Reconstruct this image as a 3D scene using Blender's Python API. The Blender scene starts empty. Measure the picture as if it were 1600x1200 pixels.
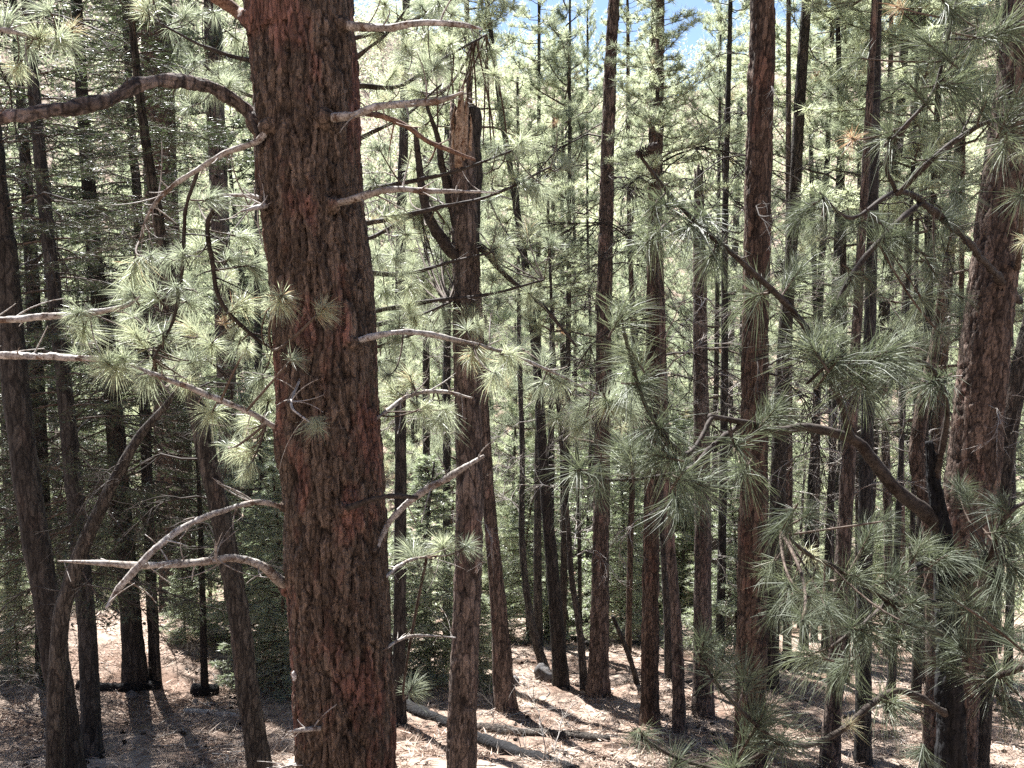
import bpy, math, random
import numpy as np
from mathutils import Vector, Matrix, Euler

# ------------------------------------------------------------------ camera
SC = bpy.context.scene
CAMZ = 1.7
PITCH = math.radians(5.3)
F = 1300.0                         # focal length in pixels of a 1600 wide frame
cam_d = bpy.data.cameras.new('camera'); cam = bpy.data.objects.new('camera', cam_d)
SC.collection.objects.link(cam); SC.camera = cam
cam.location = (0, 0, CAMZ); cam.rotation_euler = (math.pi/2 - PITCH, 0, 0)
cam_d.sensor_width = 36.0; cam_d.lens = 36.0*F/1600.0
cam_d.clip_start = 0.05; cam_d.clip_end = 20000

# ------------------------------------------------------------------ light
SUN_EL = math.radians(57); SUN_AZ = math.radians(-30)      # ahead of the camera, to the left
sdir = Vector((math.sin(SUN_AZ)*math.cos(SUN_EL), math.cos(SUN_AZ)*math.cos(SUN_EL), math.sin(SUN_EL)))
w = bpy.data.worlds.new('World'); SC.world = w; w.use_nodes = True
nt = w.node_tree; bg = nt.nodes['Background']
sky = nt.nodes.new('ShaderNodeTexSky'); sky.sky_type = 'NISHITA'; sky.sun_disc = False
sky.sun_elevation = SUN_EL; sky.sun_rotation = SUN_AZ; sky.altitude = 2000; sky.air_density = 1.0; sky.dust_density = 2.0
nt.links.new(sky.outputs[0], bg.inputs[0]); bg.inputs[1].default_value = 0.05
sl = bpy.data.lights.new('sun', 'SUN'); sl.energy = 5.0; sl.angle = math.radians(0.5); sl.color = (1.0, 0.985, 0.96)
so = bpy.data.objects.new('sun', sl); SC.collection.objects.link(so)
so.rotation_euler = (-sdir).to_track_quat('-Z', 'Y').to_euler(); so.location = sdir*300
SC.view_settings.view_transform = 'Standard'; SC.view_settings.look = 'None'
SC.view_settings.exposure = 2.3; SC.view_settings.gamma = 1.0; SC.view_settings.use_curve_mapping = False
SC.cycles.max_bounces = 8; SC.cycles.transparent_max_bounces = 8; SC.cycles.transmission_bounces = 5
SC.cycles.diffuse_bounces = 4; SC.cycles.glossy_bounces = 2
SC.cycles.use_denoising = False; SC.cycles.sample_clamp_indirect = 5; SC.cycles.sample_clamp_direct = 12
SC.render.film_transparent = False

# ------------------------------------------------------------------ small maths
RS = np.random.RandomState
def hash2(i, j, s=0):
    n = (i.astype(np.int64)*374761393 + j.astype(np.int64)*668265263 + s*974634777) & 0x7fffffff
    n = ((n ^ (n >> 13))*1274126177) & 0x7fffffff
    n = ((n ^ (n >> 16))*1103515245 + 12345) & 0x7fffffff
    return ((n ^ (n >> 15)) & 0xffff)/65535.0
def vnoise(x, y, s=0, wrap=0):
    x = np.asarray(x, float); y = np.asarray(y, float)
    xi = np.floor(x).astype(np.int64); yi = np.floor(y).astype(np.int64)
    fx = x-xi; fy = y-yi; fx = fx*fx*(3-2*fx); fy = fy*fy*(3-2*fy)
    a, b = (xi % wrap, (xi+1) % wrap) if wrap else (xi, xi+1)
    return (hash2(a, yi, s)*(1-fx)+hash2(b, yi, s)*fx)*(1-fy)+(hash2(a, yi+1, s)*(1-fx)+hash2(b, yi+1, s)*fx)*fy
def fbm(x, y, o=4, s=0):
    v = 0; a = 0.5
    for k in range(o):
        v = v+a*(vnoise(x*2**k, y*2**k, s+k*7)-0.5)*2; a *= 0.5
    return v
def worley(u, v, wrapu, s=0):
    ui = np.floor(u).astype(np.int64); vi = np.floor(v).astype(np.int64)
    f1 = np.full(u.shape, 9.0); f2 = np.full(u.shape, 9.0); cid = np.zeros(u.shape)
    for di in (-1, 0, 1):
        for dj in (-1, 0, 1):
            ci = ui+di; cj = vi+dj; wi = ci % wrapu
            px = ci+0.1+0.8*hash2(wi, cj, s); py = cj+0.1+0.8*hash2(wi, cj, s+5)
            d = np.hypot(px-u, py-v); near = d < f1
            f2 = np.where(near, f1, np.minimum(f2, d)); cid = np.where(near, hash2(wi, cj, s+9), cid); f1 = np.where(near, d, f1)
    return f1, f2, cid

# ------------------------------------------------------------------ ground height
_py = np.array([-400,-60,-12, 0, 2, 4, 6.5, 9, 13, 20, 30, 38, 46, 58, 75, 110, 150, 190, 230, 330, 600, 9000.])
_pz = np.array([ 110, 26, 6.5, -1.7,-2.6,-3.45,-4.45,-5.2,-6.5,-8.5,-11.0,-12.0,-11.6,-9.6,-4.0, 9.0, 25., 46., 49., 22., -60., -300.])
_sy = np.linspace(-400, 1200, 16001); _sz = np.interp(_sy, _py, _pz)
_k = np.hanning(31); _k /= _k.sum(); _sz = np.convolve(np.pad(_sz, 15, mode='edge'), _k, mode='valid')
def ground(x, y):
    x = np.asarray(x, float); y = np.asarray(y, float)
    z = np.where(y < 1200, np.interp(y, _sy, _sz), np.interp(y, _py, _pz)) + CAMZ
    far = np.clip((y-70)/120, 0, 1)
    z = z + far*np.clip(np.abs(x-31-0.0*y)/70, 0, 1.6)**1.3*20 + far*3*fbm(x/45, y/45, 3, 11)
    near = np.clip((y-3)/8, 0, 1)
    z = z + 1.25*np.exp(-((x+9.5)/3.6)**2-((y-16.5)/4.0)**2)
    z = z + near*(0.45*fbm(x/6.0, y/6.0, 3, 3) + 0.10*fbm(x/1.1, y/1.1, 3, 4) + 0.05*fbm(x/.28, y/.28, 3, 5)*(y < 40))
    return z
def gz(x, y): return float(ground(np.array([x]), np.array([y]))[0])
def P(px, py, Y):
    sx = (px-800)/F; su = (600-py)/F
    r = Vector((sx, math.cos(PITCH)+su*math.sin(PITCH), -math.sin(PITCH)+su*math.cos(PITCH)))
    t = Y/r.y
    return Vector((0, 0, CAMZ))+r*t, t
def depth_on_ground(px, py):
    Y = 5.0
    while Y < 60:
        p, t = P(px, py, Y)
        if p.z <= gz(p.x, p.y): return Y
        Y += 0.05
    return 60.0

# ------------------------------------------------------------------ mesh building
def make_mesh(name, V, Q=None, T=None, mats=(), matidx=None, attrs=None, smooth=False):
    me = bpy.data.meshes.new(name)
    V = np.asarray(V, np.float32).reshape(-1, 3)
    nq = 0 if Q is None else len(Q); ntr = 0 if T is None else len(T)
    idx = []
    if nq: idx.append(np.asarray(Q, np.int32).ravel())
    if ntr: idx.append(np.asarray(T, np.int32).ravel())
    idx = np.concatenate(idx)
    me.vertices.add(len(V)); me.vertices.foreach_set('co', V.ravel())
    me.loops.add(len(idx)); me.loops.foreach_set('vertex_index', idx)
    me.polygons.add(nq+ntr)
    st = np.concatenate([np.arange(nq)*4, nq*4+np.arange(ntr)*3]).astype(np.int32)
    me.polygons.foreach_set('loop_start', st)
    for m in mats: me.materials.append(m)
    if matidx is not None: me.polygons.foreach_set('material_index', np.asarray(matidx, np.int32))
    if smooth: me.polygons.foreach_set('use_smooth', np.ones(nq+ntr, bool))
    me.update(calc_edges=True)
    for k, a in (attrs or {}).items():
        at = me.attributes.new(k, 'FLOAT', 'POINT'); at.data.foreach_set('value', np.asarray(a, np.float32))
    return me
COL = SC.collection
def add(name, me, parent=None, loc=None, rot=None, scale=None):
    o = bpy.data.objects.new(name, me); COL.objects.link(o)
    if parent is not None: o.parent = parent
    if loc is not None: o.location = loc
    if rot is not None: o.rotation_euler = rot
    if scale is not None: o.scale = (scale,)*3 if not hasattr(scale, '__len__') else scale
    return o
def thing(name, label, cat, loc, group=None, rotz=0, scale=1):
    o = add(name, None, None, loc, (0, 0, rotz), scale); o.empty_display_size = 0.3
    o['label'] = label; o['category'] = cat
    if group: o['group'] = group
    return o
def tag(o, label, cat, group=None):
    o['label'] = label; o['category'] = cat
    if group: o['group'] = group
    return o

# ------------------------------------------------------------------ materials
def mat(name):
    m = bpy.data.materials.new(name); m.use_nodes = True
    n = m.node_tree.nodes; l = m.node_tree.links
    return m, n, l, n['Principled BSDF']
def ramp(n, pts):
    r = n.new('ShaderNodeValToRGB'); e = r.color_ramp.elements
    e[0].position, e[0].color = pts[0][0], (*pts[0][1], 1); e[1].position, e[1].color = pts[-1][0], (*pts[-1][1], 1)
    for p, c in pts[1:-1]:
        x = e.new(p); x.color = (*c, 1)
    return r
def noise(n, l, vec, scale, detail=5, rough=0.6):
    t = n.new('ShaderNodeTexNoise'); t.inputs['Scale'].default_value = scale
    t.inputs['Detail'].default_value = detail; t.inputs['Roughness'].default_value = rough
    if vec is not None: l.new(vec, t.inputs['Vector'])
    return t
def mapping(n, l, vec, sc):
    mp = n.new('ShaderNodeMapping'); mp.inputs['Scale'].default_value = sc; l.new(vec, mp.inputs['Vector']); return mp.outputs[0]
def mixc(n, l, fac, a, b, mode='MIX'):
    m = n.new('ShaderNodeMix'); m.data_type = 'RGBA'; m.blend_type = mode
    for s, v in ((m.inputs[0], fac), (m.inputs[6], a), (m.inputs[7], b)):
        if isinstance(v, (tuple, float, int)): s.default_value = (*v, 1) if isinstance(v, tuple) else v
        else: l.new(v, s)
    return m.outputs[2]

def bark_mat(name, plate_a, plate_b, red, crack, red_amt=0.5, bump=0.6, sc=1.0, plate_mix=0.65):
    """plated bark: 'crack' attribute (0 groove .. 1 plate) from the geometry, fine flaking from noise"""
    m, n, l, b = mat(name)
    tc = n.new('ShaderNodeTexCoord').outputs['Object']
    at = n.new('ShaderNodeAttribute'); at.attribute_name = 'crack'
    v1 = mapping(n, l, tc, (9*sc, 9*sc, 2.6*sc))
    n1 = noise(n, l, v1, 1.3, 6, 0.65)
    n2 = noise(n, l, mapping(n, l, tc, (60*sc, 60*sc, 22*sc)), 1.5, 5, 0.7)
    r1 = ramp(n, [(0.3, plate_a), (0.72, plate_b)]); l.new(n2.outputs[0], r1.inputs[0])
    patch = noise(n, l, mapping(n, l, tc, (4.5, 4.5, 2.0)), 1.0, 4, 0.6)
    rp = ramp(n, [(0.60-0.12*red_amt, (0, 0, 0)), (0.70-0.12*red_amt, (1, 1, 1))]); l.new(patch.outputs[0], rp.inputs[0])
    pm = n.new('ShaderNodeMath'); pm.operation = 'MULTIPLY'; l.new(rp.outputs[0], pm.inputs[0]); pm.inputs[1].default_value = 0.85*red_amt
    c = mixc(n, l, pm.outputs[0], r1.outputs[0], red)
    d = n.new('ShaderNodeMath'); d.operation = 'MULTIPLY_ADD'; l.new(n1.outputs[0], d.inputs[0]); d.inputs[1].default_value = 0.9; d.inputs[2].default_value = 0.5
    c = mixc(n, l, 1.0, c, d.outputs[0], 'MULTIPLY')
    rc = ramp(n, [(0.0, (1, 1, 1)), (0.55, (0, 0, 0))]); l.new(at.outputs['Fac'], rc.inputs[0])
    wob = noise(n, l, mapping(n, l, tc, (9, 9, 5)), 1.0, 3, 0.6)
    vm = n.new('ShaderNodeVectorMath'); vm.operation = 'MULTIPLY_ADD'; l.new(wob.outputs['Color'], vm.inputs[0]); vm.inputs[1].default_value = (0.9, 0.9, 0.9); l.new(mapping(n, l, tc, (22*sc, 22*sc, 4.6*sc)), vm.inputs[2])
    ve = n.new('ShaderNodeTexVoronoi'); ve.feature = 'DISTANCE_TO_EDGE'; ve.inputs['Scale'].default_value = 1.0; l.new(vm.outputs[0], ve.inputs['Vector'])
    vc = n.new('ShaderNodeTexVoronoi'); vc.feature = 'F1'; vc.inputs['Scale'].default_value = 1.0; l.new(vm.outputs[0], vc.inputs['Vector'])
    cellv = n.new('ShaderNodeSeparateColor'); l.new(vc.outputs['Color'], cellv.inputs[0])
    cm = n.new('ShaderNodeMath'); cm.operation = 'MULTIPLY_ADD'; l.new(cellv.outputs[0], cm.inputs[0]); cm.inputs[1].default_value = 0.8; cm.inputs[2].default_value = 0.62
    c = mixc(n, l, 1.0, c, cm.outputs[0], 'MULTIPLY')
    re = ramp(n, [(0.015, (plate_mix, plate_mix, plate_mix)), (0.13, (0, 0, 0))]); l.new(ve.outputs['Distance'], re.inputs[0])
    c = mixc(n, l, re.outputs[0], c, crack)
    c = mixc(n, l, rc.outputs[0], c, crack)
    oi = n.new('ShaderNodeObjectInfo'); hs = n.new('ShaderNodeHueSaturation')
    for sock, a_, b_ in (('Saturation', 0.65, 0.40), ('Value', 1.20, -0.35)):
        mm = n.new('ShaderNodeMath'); mm.operation = 'MULTIPLY_ADD'; l.new(oi.outputs['Random'], mm.inputs[0]); mm.inputs[1].default_value = b_; mm.inputs[2].default_value = a_; l.new(mm.outputs[0], hs.inputs[sock])
    if name != 'old_pine_bark': l.new(c, hs.inputs['Color']); c = hs.outputs[0]
    l.new(c, b.inputs['Base Color']); b.inputs['Roughness'].default_value = 0.9; b.inputs['Specular IOR Level'].default_value = 0.2
    bp = n.new('ShaderNodeBump'); bp.inputs['Strength'].default_value = bump; bp.inputs['Distance'].default_value = 0.012
    vv = n.new('ShaderNodeTexVoronoi'); vv.feature = 'F1'; l.new(mapping(n, l, tc, (55*sc, 55*sc, 26*sc)), vv.inputs['Vector']); vv.inputs['Scale'].default_value = 1.0
    a0 = n.new('ShaderNodeMath'); l.new(n2.outputs[0], a0.inputs[0]); l.new(vv.outputs['Distance'], a0.inputs[1])
    ad = n.new('ShaderNodeMath'); ad.operation = 'SUBTRACT'; l.new(a0.outputs[0], ad.inputs[0]); l.new(re.outputs[0], ad.inputs[1])
    l.new(ad.outputs[0], bp.inputs['Height']); l.new(bp.outputs[0], b.inputs['Normal'])
    return m
M = {}
M['bark_main'] = bark_mat('old_pine_bark', (0.048, 0.034, 0.026), (0.215, 0.160, 0.122), (0.245, 0.112, 0.090), (0.009, 0.0065, 0.005), 0.70, 1.0, 1.5, 0.55)
M['bark_red'] = bark_mat('reddish_pine_bark', (0.052, 0.036, 0.028), (0.18, 0.126, 0.096), (0.20, 0.095, 0.070), (0.006, 0.004, 0.004), 0.45, 0.8, 0.8)
M['bark_grey'] = bark_mat('grey_brown_bark', (0.033, 0.028, 0.024), (0.115, 0.098, 0.081), (0.12, 0.072, 0.053), (0.008, 0.006, 0.006), 0.35, 0.9, 1.1)
M['bark_dark'] = bark_mat('dark_bark', (0.024, 0.021, 0.019), (0.078, 0.068, 0.060), (0.09, 0.052, 0.040), (0.010, 0.008, 0.008), 0.25, 0.8, 0.8)
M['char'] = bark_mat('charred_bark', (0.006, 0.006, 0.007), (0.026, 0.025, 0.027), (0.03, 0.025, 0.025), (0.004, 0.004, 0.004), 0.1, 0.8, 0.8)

def wood_mat(name, a, bcol, c3):
    m, n, l, b = mat(name)
    tc = n.new('ShaderNodeTexCoord').outputs['Object']
    n1 = noise(n, l, tc, 26, 6, 0.7); n2 = noise(n, l, tc, 5, 4, 0.6)
    r = ramp(n, [(0.3, a), (0.6, bcol), (0.8, c3)]); l.new(n1.outputs[0], r.inputs[0])
    n3 = noise(n, l, tc, 75, 3, 0.7); n4 = noise(n, l, tc, 11, 5, 0.75)
    r5 = ramp(n, [(0.36, (0.42, 0.36, 0.31)), (0.50, (1, 1, 1))]); l.new(n3.outputs[0], r5.inputs[0])
    r6 = ramp(n, [(0.40, (0.38, 0.27, 0.21)), (0.47, (1, 1, 1))]); l.new(n4.outputs[0], r6.inputs[0])
    rr = ramp(n, [(0.35, (0.68, 0.63, 0.58)), (0.6, (1, 1, 1))]); l.new(n2.outputs[0], rr.inputs[0])
    l.new(mixc(n, l, 1.0, mixc(n, l, 1.0, r.outputs[0], r5.outputs[0], 'MULTIPLY'), mixc(n, l, 1.0, rr.outputs[0], r6.outputs[0], 'MULTIPLY'), 'MULTIPLY'), b.inputs['Base Color'])
    b.inputs['Roughness'].default_value = 0.8; b.inputs['Specular IOR Level'].default_value = 0.25
    bp = n.new('ShaderNodeBump'); bp.inputs['Strength'].default_value = 0.7; bp.inputs['Distance'].default_value = 0.006
    l.new(n1.outputs[0], bp.inputs['Height']); l.new(bp.outputs[0], b.inputs['Normal'])
    return m
M['dead'] = wood_mat('weathered_wood', (0.16, 0.147, 0.135), (0.44, 0.42, 0.395), (0.62, 0.60, 0.58))
M['limb'] = wood_mat('living_limb_bark', (0.10, 0.055, 0.04), (0.22, 0.14, 0.10), (0.30, 0.22, 0.17))
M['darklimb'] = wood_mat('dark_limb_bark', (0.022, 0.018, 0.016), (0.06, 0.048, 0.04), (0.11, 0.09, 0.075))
M['twig'] = wood_mat('twig_bark', (0.06, 0.045, 0.035), (0.13, 0.10, 0.08), (0.22, 0.18, 0.15))
M['splinter'] = wood_mat('broken_heartwood', (0.20, 0.14, 0.10), (0.42, 0.31, 0.23), (0.58, 0.47, 0.37))
M['resin'] = wood_mat('dried_resin', (0.6, 0.6, 0.62), (0.8, 0.8, 0.8), (0.85, 0.85, 0.85))
M['rock'] = wood_mat('granite', (0.07, 0.07, 0.075), (0.14, 0.135, 0.135), (0.24, 0.23, 0.22))

def leaf_mat(name, cols, trans, tcol, rough=0.38, spec=0.6, tmix=0.4):
    m, n, l, b = mat(name)
    at = n.new('ShaderNodeAttribute'); at.attribute_name = 'tint'
    oi = n.new('ShaderNodeObjectInfo')
    sm = n.new('ShaderNodeMath'); sm.operation = 'MULTIPLY_ADD'; l.new(oi.outputs['Random'], sm.inputs[0]); sm.inputs[1].default_value = 0.16; l.new(at.outputs['Fac'], sm.inputs[2])
    s2 = n.new('ShaderNodeMath'); s2.operation = 'SUBTRACT'; l.new(sm.outputs[0], s2.inputs[0]); s2.inputs[1].default_value = 0.08
    r = ramp(n, cols); l.new(s2.outputs[0], r.inputs[0])
    l.new(r.outputs[0], b.inputs['Base Color']); b.inputs['Roughness'].default_value = rough
    b.inputs['Specular IOR Level'].default_value = spec
    tr = n.new('ShaderNodeBsdfTranslucent')
    l.new(mixc(n, l, 1.0, r.outputs[0], tcol, 'MULTIPLY'), tr.inputs[0])
    ms = n.new('ShaderNodeMixShader'); ms.inputs[0].default_value = tmix
    l.new(b.outputs[0], ms.inputs[1]); l.new(tr.outputs[0], ms.inputs[2])
    l.new(ms.outputs[0], n['Material Output'].inputs['Surface'])
    return m
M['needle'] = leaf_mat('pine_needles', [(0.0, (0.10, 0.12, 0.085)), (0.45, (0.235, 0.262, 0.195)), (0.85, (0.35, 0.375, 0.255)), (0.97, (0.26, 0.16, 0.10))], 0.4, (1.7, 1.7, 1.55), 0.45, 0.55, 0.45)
M['farneedle'] = leaf_mat('pine_needles_distant', [(0.0, (0.15, 0.175, 0.12)), (0.5, (0.315, 0.345, 0.24)), (0.9, (0.43, 0.455, 0.30)), (1.0, (0.30, 0.24, 0.17))], 0.4, (1.7, 1.7, 1.6), 0.5, 0.5, 0.48)  # paler than real needles: backlight is put into the colour
M['shadeneedle'] = leaf_mat('pine_needles_shade_darkened', [(0.0, (0.048, 0.058, 0.040)), (0.5, (0.105, 0.122, 0.082)), (0.9, (0.19, 0.21, 0.14)), (1.0, (0.20, 0.13, 0.08))], 0.4, (1.3, 1.35, 1.1), 0.55, 0.35, 0.3)  # pine needles darkened: the shade they stand in is put into the colour
M['fir'] = leaf_mat('fir_needles', [(0.0, (0.025, 0.034, 0.021)), (0.5, (0.050, 0.063, 0.038)), (1.0, (0.10, 0.12, 0.07))], 0.3, (1.3, 1.5, 1.0), 0.45, 0.5, 0.28)  # dark tone puts the shade of the left-hand firs into the colour
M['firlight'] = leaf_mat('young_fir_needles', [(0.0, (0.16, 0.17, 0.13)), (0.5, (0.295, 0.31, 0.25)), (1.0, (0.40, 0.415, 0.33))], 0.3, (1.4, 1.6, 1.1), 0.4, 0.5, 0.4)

def ground_mat():
    m, n, l, b = mat('needle_litter_ground')
    tc = n.new('ShaderNodeNewGeometry').outputs['Position']
    a = noise(n, l, tc, 0.55, 5, 0.6); c = noise(n, l, tc, 5, 7, 0.75); d = noise(n, l, tc, 38, 4, 0.8)
    r1 = ramp(n, [(0.30, (0.17, 0.13, 0.11)), (0.50, (0.36, 0.295, 0.25)), (0.72, (0.50, 0.43, 0.37))]); l.new(c.outputs[0], r1.inputs[0])
    r2 = ramp(n, [(0.38, (0.50, 0.43, 0.40)), (0.58, (1, 1, 1))]); l.new(a.outputs[0], r2.inputs[0])
    r3 = ramp(n, [(0.3, (0.45, 0.42, 0.40)), (0.62, (1.15, 1.1, 1.05))]); l.new(d.outputs[0], r3.inputs[0])
    x = mixc(n, l, 1.0, r1.outputs[0], r2.outputs[0], 'MULTIPLY'); x = mixc(n, l, 1.0, x, r3.outputs[0], 'MULTIPLY')
    l.new(x, b.inputs['Base Color']); b.inputs['Roughness'].default_value = 0.95; b.inputs['Specular IOR Level'].default_value = 0.1
    bp = n.new('ShaderNodeBump'); bp.inputs['Strength'].default_value = 0.9; bp.inputs['Distance'].default_value = 0.05
    ad = n.new('ShaderNodeMath'); ad.operation = 'MULTIPLY_ADD'; l.new(d.outputs[0], ad.inputs[0]); ad.inputs[1].default_value = 0.4; l.new(c.outputs[0], ad.inputs[2])
    l.new(ad.outputs[0], bp.inputs['Height']); l.new(bp.outputs[0], b.inputs['Normal'])
    return m
M['ground'] = ground_mat()
m, n, l, b = mat('litter_slivers')
at = n.new('ShaderNodeAttribute'); at.attribute_name = 'tint'
r = ramp(n, [(0, (0.05, 0.032, 0.024)), (0.5, (0.25, 0.175, 0.13)), (1, (0.50, 0.40, 0.31))]); l.new(at.outputs['Fac'], r.inputs[0]); l.new(r.outputs[0], b.inputs['Base Color']); b.inputs['Roughness'].default_value = 0.7
M['litter'] = m

# ------------------------------------------------------------------ ground sheet
ys = np.concatenate([[-400, -150, -60, -30, -14, -7, -3, 0, 2, 3.5, 4.5], np.linspace(5.2, 24, 330), 24+(np.exp(np.linspace(0.02, 1, 110)*3.4)-1)/(math.exp(3.4)-1)*236, [290, 350, 500, 800, 1500, 3000, 6000, 9000]])
ss = np.tan(np.linspace(-1.05, 1.05, 330))*0.78
YY, SS = np.meshgrid(ys, ss, indexing='ij'); XX = SS*(np.abs(YY)+7)
ZZ = ground(XX, YY); nr, nc = XX.shape
idx = np.arange(nr*nc).reshape(nr, nc)
Q = np.stack([idx[:-1, :-1], idx[:-1, 1:], idx[1:, 1:], idx[1:, :-1]], -1).reshape(-1, 4)
g = add('ground', make_mesh('ground', np.stack([XX, YY, ZZ], -1), Q, mats=[M['ground']], smooth=True)); g['kind'] = 'structure'

# ------------------------------------------------------------------ limbs and trunks
def catmull(pts, radii, step):
    pts = np.array([list(p) for p in pts], float); radii = np.array(radii, float)
    if len(pts) == 2:
        pts = np.array([pts[0], (pts[0]+pts[1])/2, pts[1]]); radii = np.array([radii[0], radii.mean(), radii[1]])
    ext = np.vstack([2*pts[0]-pts[1], pts, 2*pts[-1]-pts[-2]]); out = []; rr = []
    for i in range(len(pts)-1):
        p0, p1, p2, p3 = ext[i:i+4]; k = max(1, int(np.linalg.norm(p2-p1)/step))
        t = (np.arange(k)/k)[:, None]
        out.append(0.5*((2*p1)+(-p0+p2)*t+(2*p0-5*p1+4*p2-p3)*t**2+(-p0+3*p1-3*p2+p3)*t**3)); rr.append(radii[i]+(radii[i+1]-radii[i])*t[:, 0])
    out.append(pts[-1:]); rr.append(radii[-1:])
    return np.vstack(out), np.concatenate(rr)
def frames(C):
    T = np.gradient(C, axis=0); T /= np.linalg.norm(T, axis=1)[:, None]+1e-9
    N = np.zeros_like(T); a = np.array([1., 0, 0]) if abs(T[0, 0]) < 0.8 else np.array([0, 0, 1.])
    v = a-T[0]*a.dot(T[0]); v /= np.linalg.norm(v); N[0] = v
    for i in range(1, len(T)):
        v = N[i-1]-T[i]*N[i-1].dot(T[i]); v /= np.linalg.norm(v)+1e-9; N[i] = v
    return T, N, np.cross(T, N)
def limb(name, pts, radii, material, sides=10, step=0.05, bark=0.0, cell=(0.045, 0.16), rough=0.06, seed=0, flare=0.0, origin=None, jag=0.0, knots=()):
    C, R = catmull(pts, radii, step); T, N, B = frames(C); k = len(C)
    s = np.concatenate([[0], np.cumsum(np.linalg.norm(np.diff(C, axis=0), axis=1))])
    th = np.linspace(0, 2*math.pi, sides, endpoint=False); TH, S = np.meshgrid(th, s)
    Rm = np.repeat(R[:, None], sides, 1); crack = np.ones_like(TH)
    if flare: Rm = Rm*(1+flare*np.exp(-((s[-1]-S))/0.38)*(0.75+0.35*np.sin(TH*5+seed)))
    rmean = float(R.mean())
    if bark > 0:
        ncell = max(5, int(2*math.pi*rmean/cell[0])); u = TH/(2*math.pi)*ncell; v = S/cell[1]
        wu = (vnoise(S/0.11, TH*2, seed+3)-0.5)*1.1+(vnoise(S/0.035, TH*5, seed+4)-0.5)*0.5
        f1, f2, cid = worley(u+wu, v+(vnoise(u*1.3, v*3, seed+1)-0.5)*0.9, ncell, seed)
        n2 = max(4, ncell//2)
        g1, g2, gid = worley(TH/(2*math.pi)*n2+wu*0.7, S/(cell[1]*4.5)+vnoise(TH*3, S*2, seed+30)*1.5, n2, seed+21)
        plate = np.clip((f2-f1)/0.32, 0, 1)**0.7; deep = np.clip((g2-g1)/0.25, 0, 1)**0.6
        crack = np.clip(plate*0.85+0.15, 0, 1)*np.clip(deep*0.9+0.1, 0, 1)
        fine = vnoise(TH*rmean/0.012, S/0.02, seed+6)*0.5+vnoise(TH*rmean/0.006, S/0.009, seed+7)*0.3
        Rm = Rm+bark*(plate*0.7+deep*1.5+(cid-0.5)*0.8+(gid-0.5)*0.9+fine*0.8-1.6)
        crack = np.clip(crack+(fine-0.4)*0.25, 0, 1)
    Rm = Rm*(1+rough*(vnoise(S/(rmean*3+0.01), np.cos(TH)*1.5+5, seed+8)-0.5)*2)
    if rough >= 0.15:
        Rm = Rm*(1+rough*0.9*(vnoise(S/(rmean*0.9), TH*1.2, seed+12)-0.5)+0.5*rough*(vnoise(S/(rmean*0.35), TH*2.5, seed+13)-0.5))
        kk = vnoise(S/(rmean*7)+3, TH*0+2, seed+14); Rm = Rm*(1+0.5*np.clip(kk-0.75, 0, 1)*2)
        C = C+0.35*rmean*np.stack([vnoise(s/(rmean*9), s*0, seed+15+q_)-0.5 for q_ in range(3)], 1)*np.clip(s/0.15, 0, 1)[:, None]
    for (ks, kth, kr, kh) in knots:                       # swellings and hollows
        dth = np.angle(np.exp(1j*(TH-kth)))*rmean; q = np.exp(-((S-ks)**2/(kr*2.2)**2+dth**2/kr**2)); Rm = Rm+kh*q
        if kh < 0: crack = crack*(1-0.9*q)
    V = C[:, None]+Rm[..., None]*(np.cos(TH)[..., None]*N[:, None]+np.sin(TH)[..., None]*B[:, None])
    if jag:                                               # splintered upper end (first ring)
        j = RS(seed+50).rand(sides)*jag
        V[0] += -T[0][None]*j[:, None]; V[1] += -T[0][None]*j[:, None]*0.5
    V = V.reshape(-1, 3)
    idx = np.arange(k*sides).reshape(k, sides); nx = np.roll(idx, -1, 1)
    Q = np.stack([idx[:-1], nx[:-1], nx[1:], idx[1:]], -1).reshape(-1, 4)
    caps = []; V = np.vstack([V, C[0]-T[0]*(R[0]*0.3-jag*0.1), C[-1]+T[-1]*R[-1]*0.3])
    a = len(V)-2; b2 = len(V)-1
    caps += [(a, nx[0, i], idx[0, i]) for i in range(sides)]; caps += [(b2, idx[-1, i], nx[-1, i]) for i in range(sides)]
    if origin is not None: V = V-np.array(origin)
    return make_mesh(name, V, Q, caps, [material], attrs={'crack': np.concatenate([crack.ravel(), [0.3, 0.3]])}, smooth=True), C, R

def batch_tubes(Pn, Rn, sides=3):
    """many thin twigs at once: Pn [n,k,3], Rn [n,k]"""
    n_, k, _ = Pn.shape
    T = np.gradient(Pn, axis=1); T /= np.linalg.norm(T, axis=2)[..., None]+1e-9
    a = np.where(np.abs(T[:, :1, 2:3]) < 0.8, np.array([0, 0, 1.]), np.array([1., 0, 0])); a = np.repeat(a, k, 1)
    N = np.cross(T, a); N /= np.linalg.norm(N, axis=2)[..., None]+1e-9; B = np.cross(T, N)
    th = np.arange(sides)*2*math.pi/sides
    V = Pn[:, :, None]+Rn[:, :, None, None]*(np.cos(th)[:, None]*N[:, :, None]+np.sin(th)[:, None]*B[:, :, None])
    idx = np.arange(n_*k*sides).reshape(n_, k, sides); nx = np.roll(idx, -1, 2)
    Q = np.stack([idx[:, :-1], nx[:, :-1], nx[:, 1:], idx[:, 1:]], -1).reshape(-1, 4)
    return V.reshape(-1, 3), Q
def unit(v): return v/(np.linalg.norm(v, axis=-1, keepdims=True)+1e-9)
def perp(rng, d):
    r = unit(rng.normal(size=d.shape)); return unit(np.cross(d, r))
def needle_tris(rng, O, D, L, W):
    side = perp(rng, D)*W[:, None]*0.5
    V = np.stack([O-side, O+side, O+D*L[:, None]], 1).reshape(-1, 3); return V, np.arange(len(V)).reshape(-1, 3)
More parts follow.
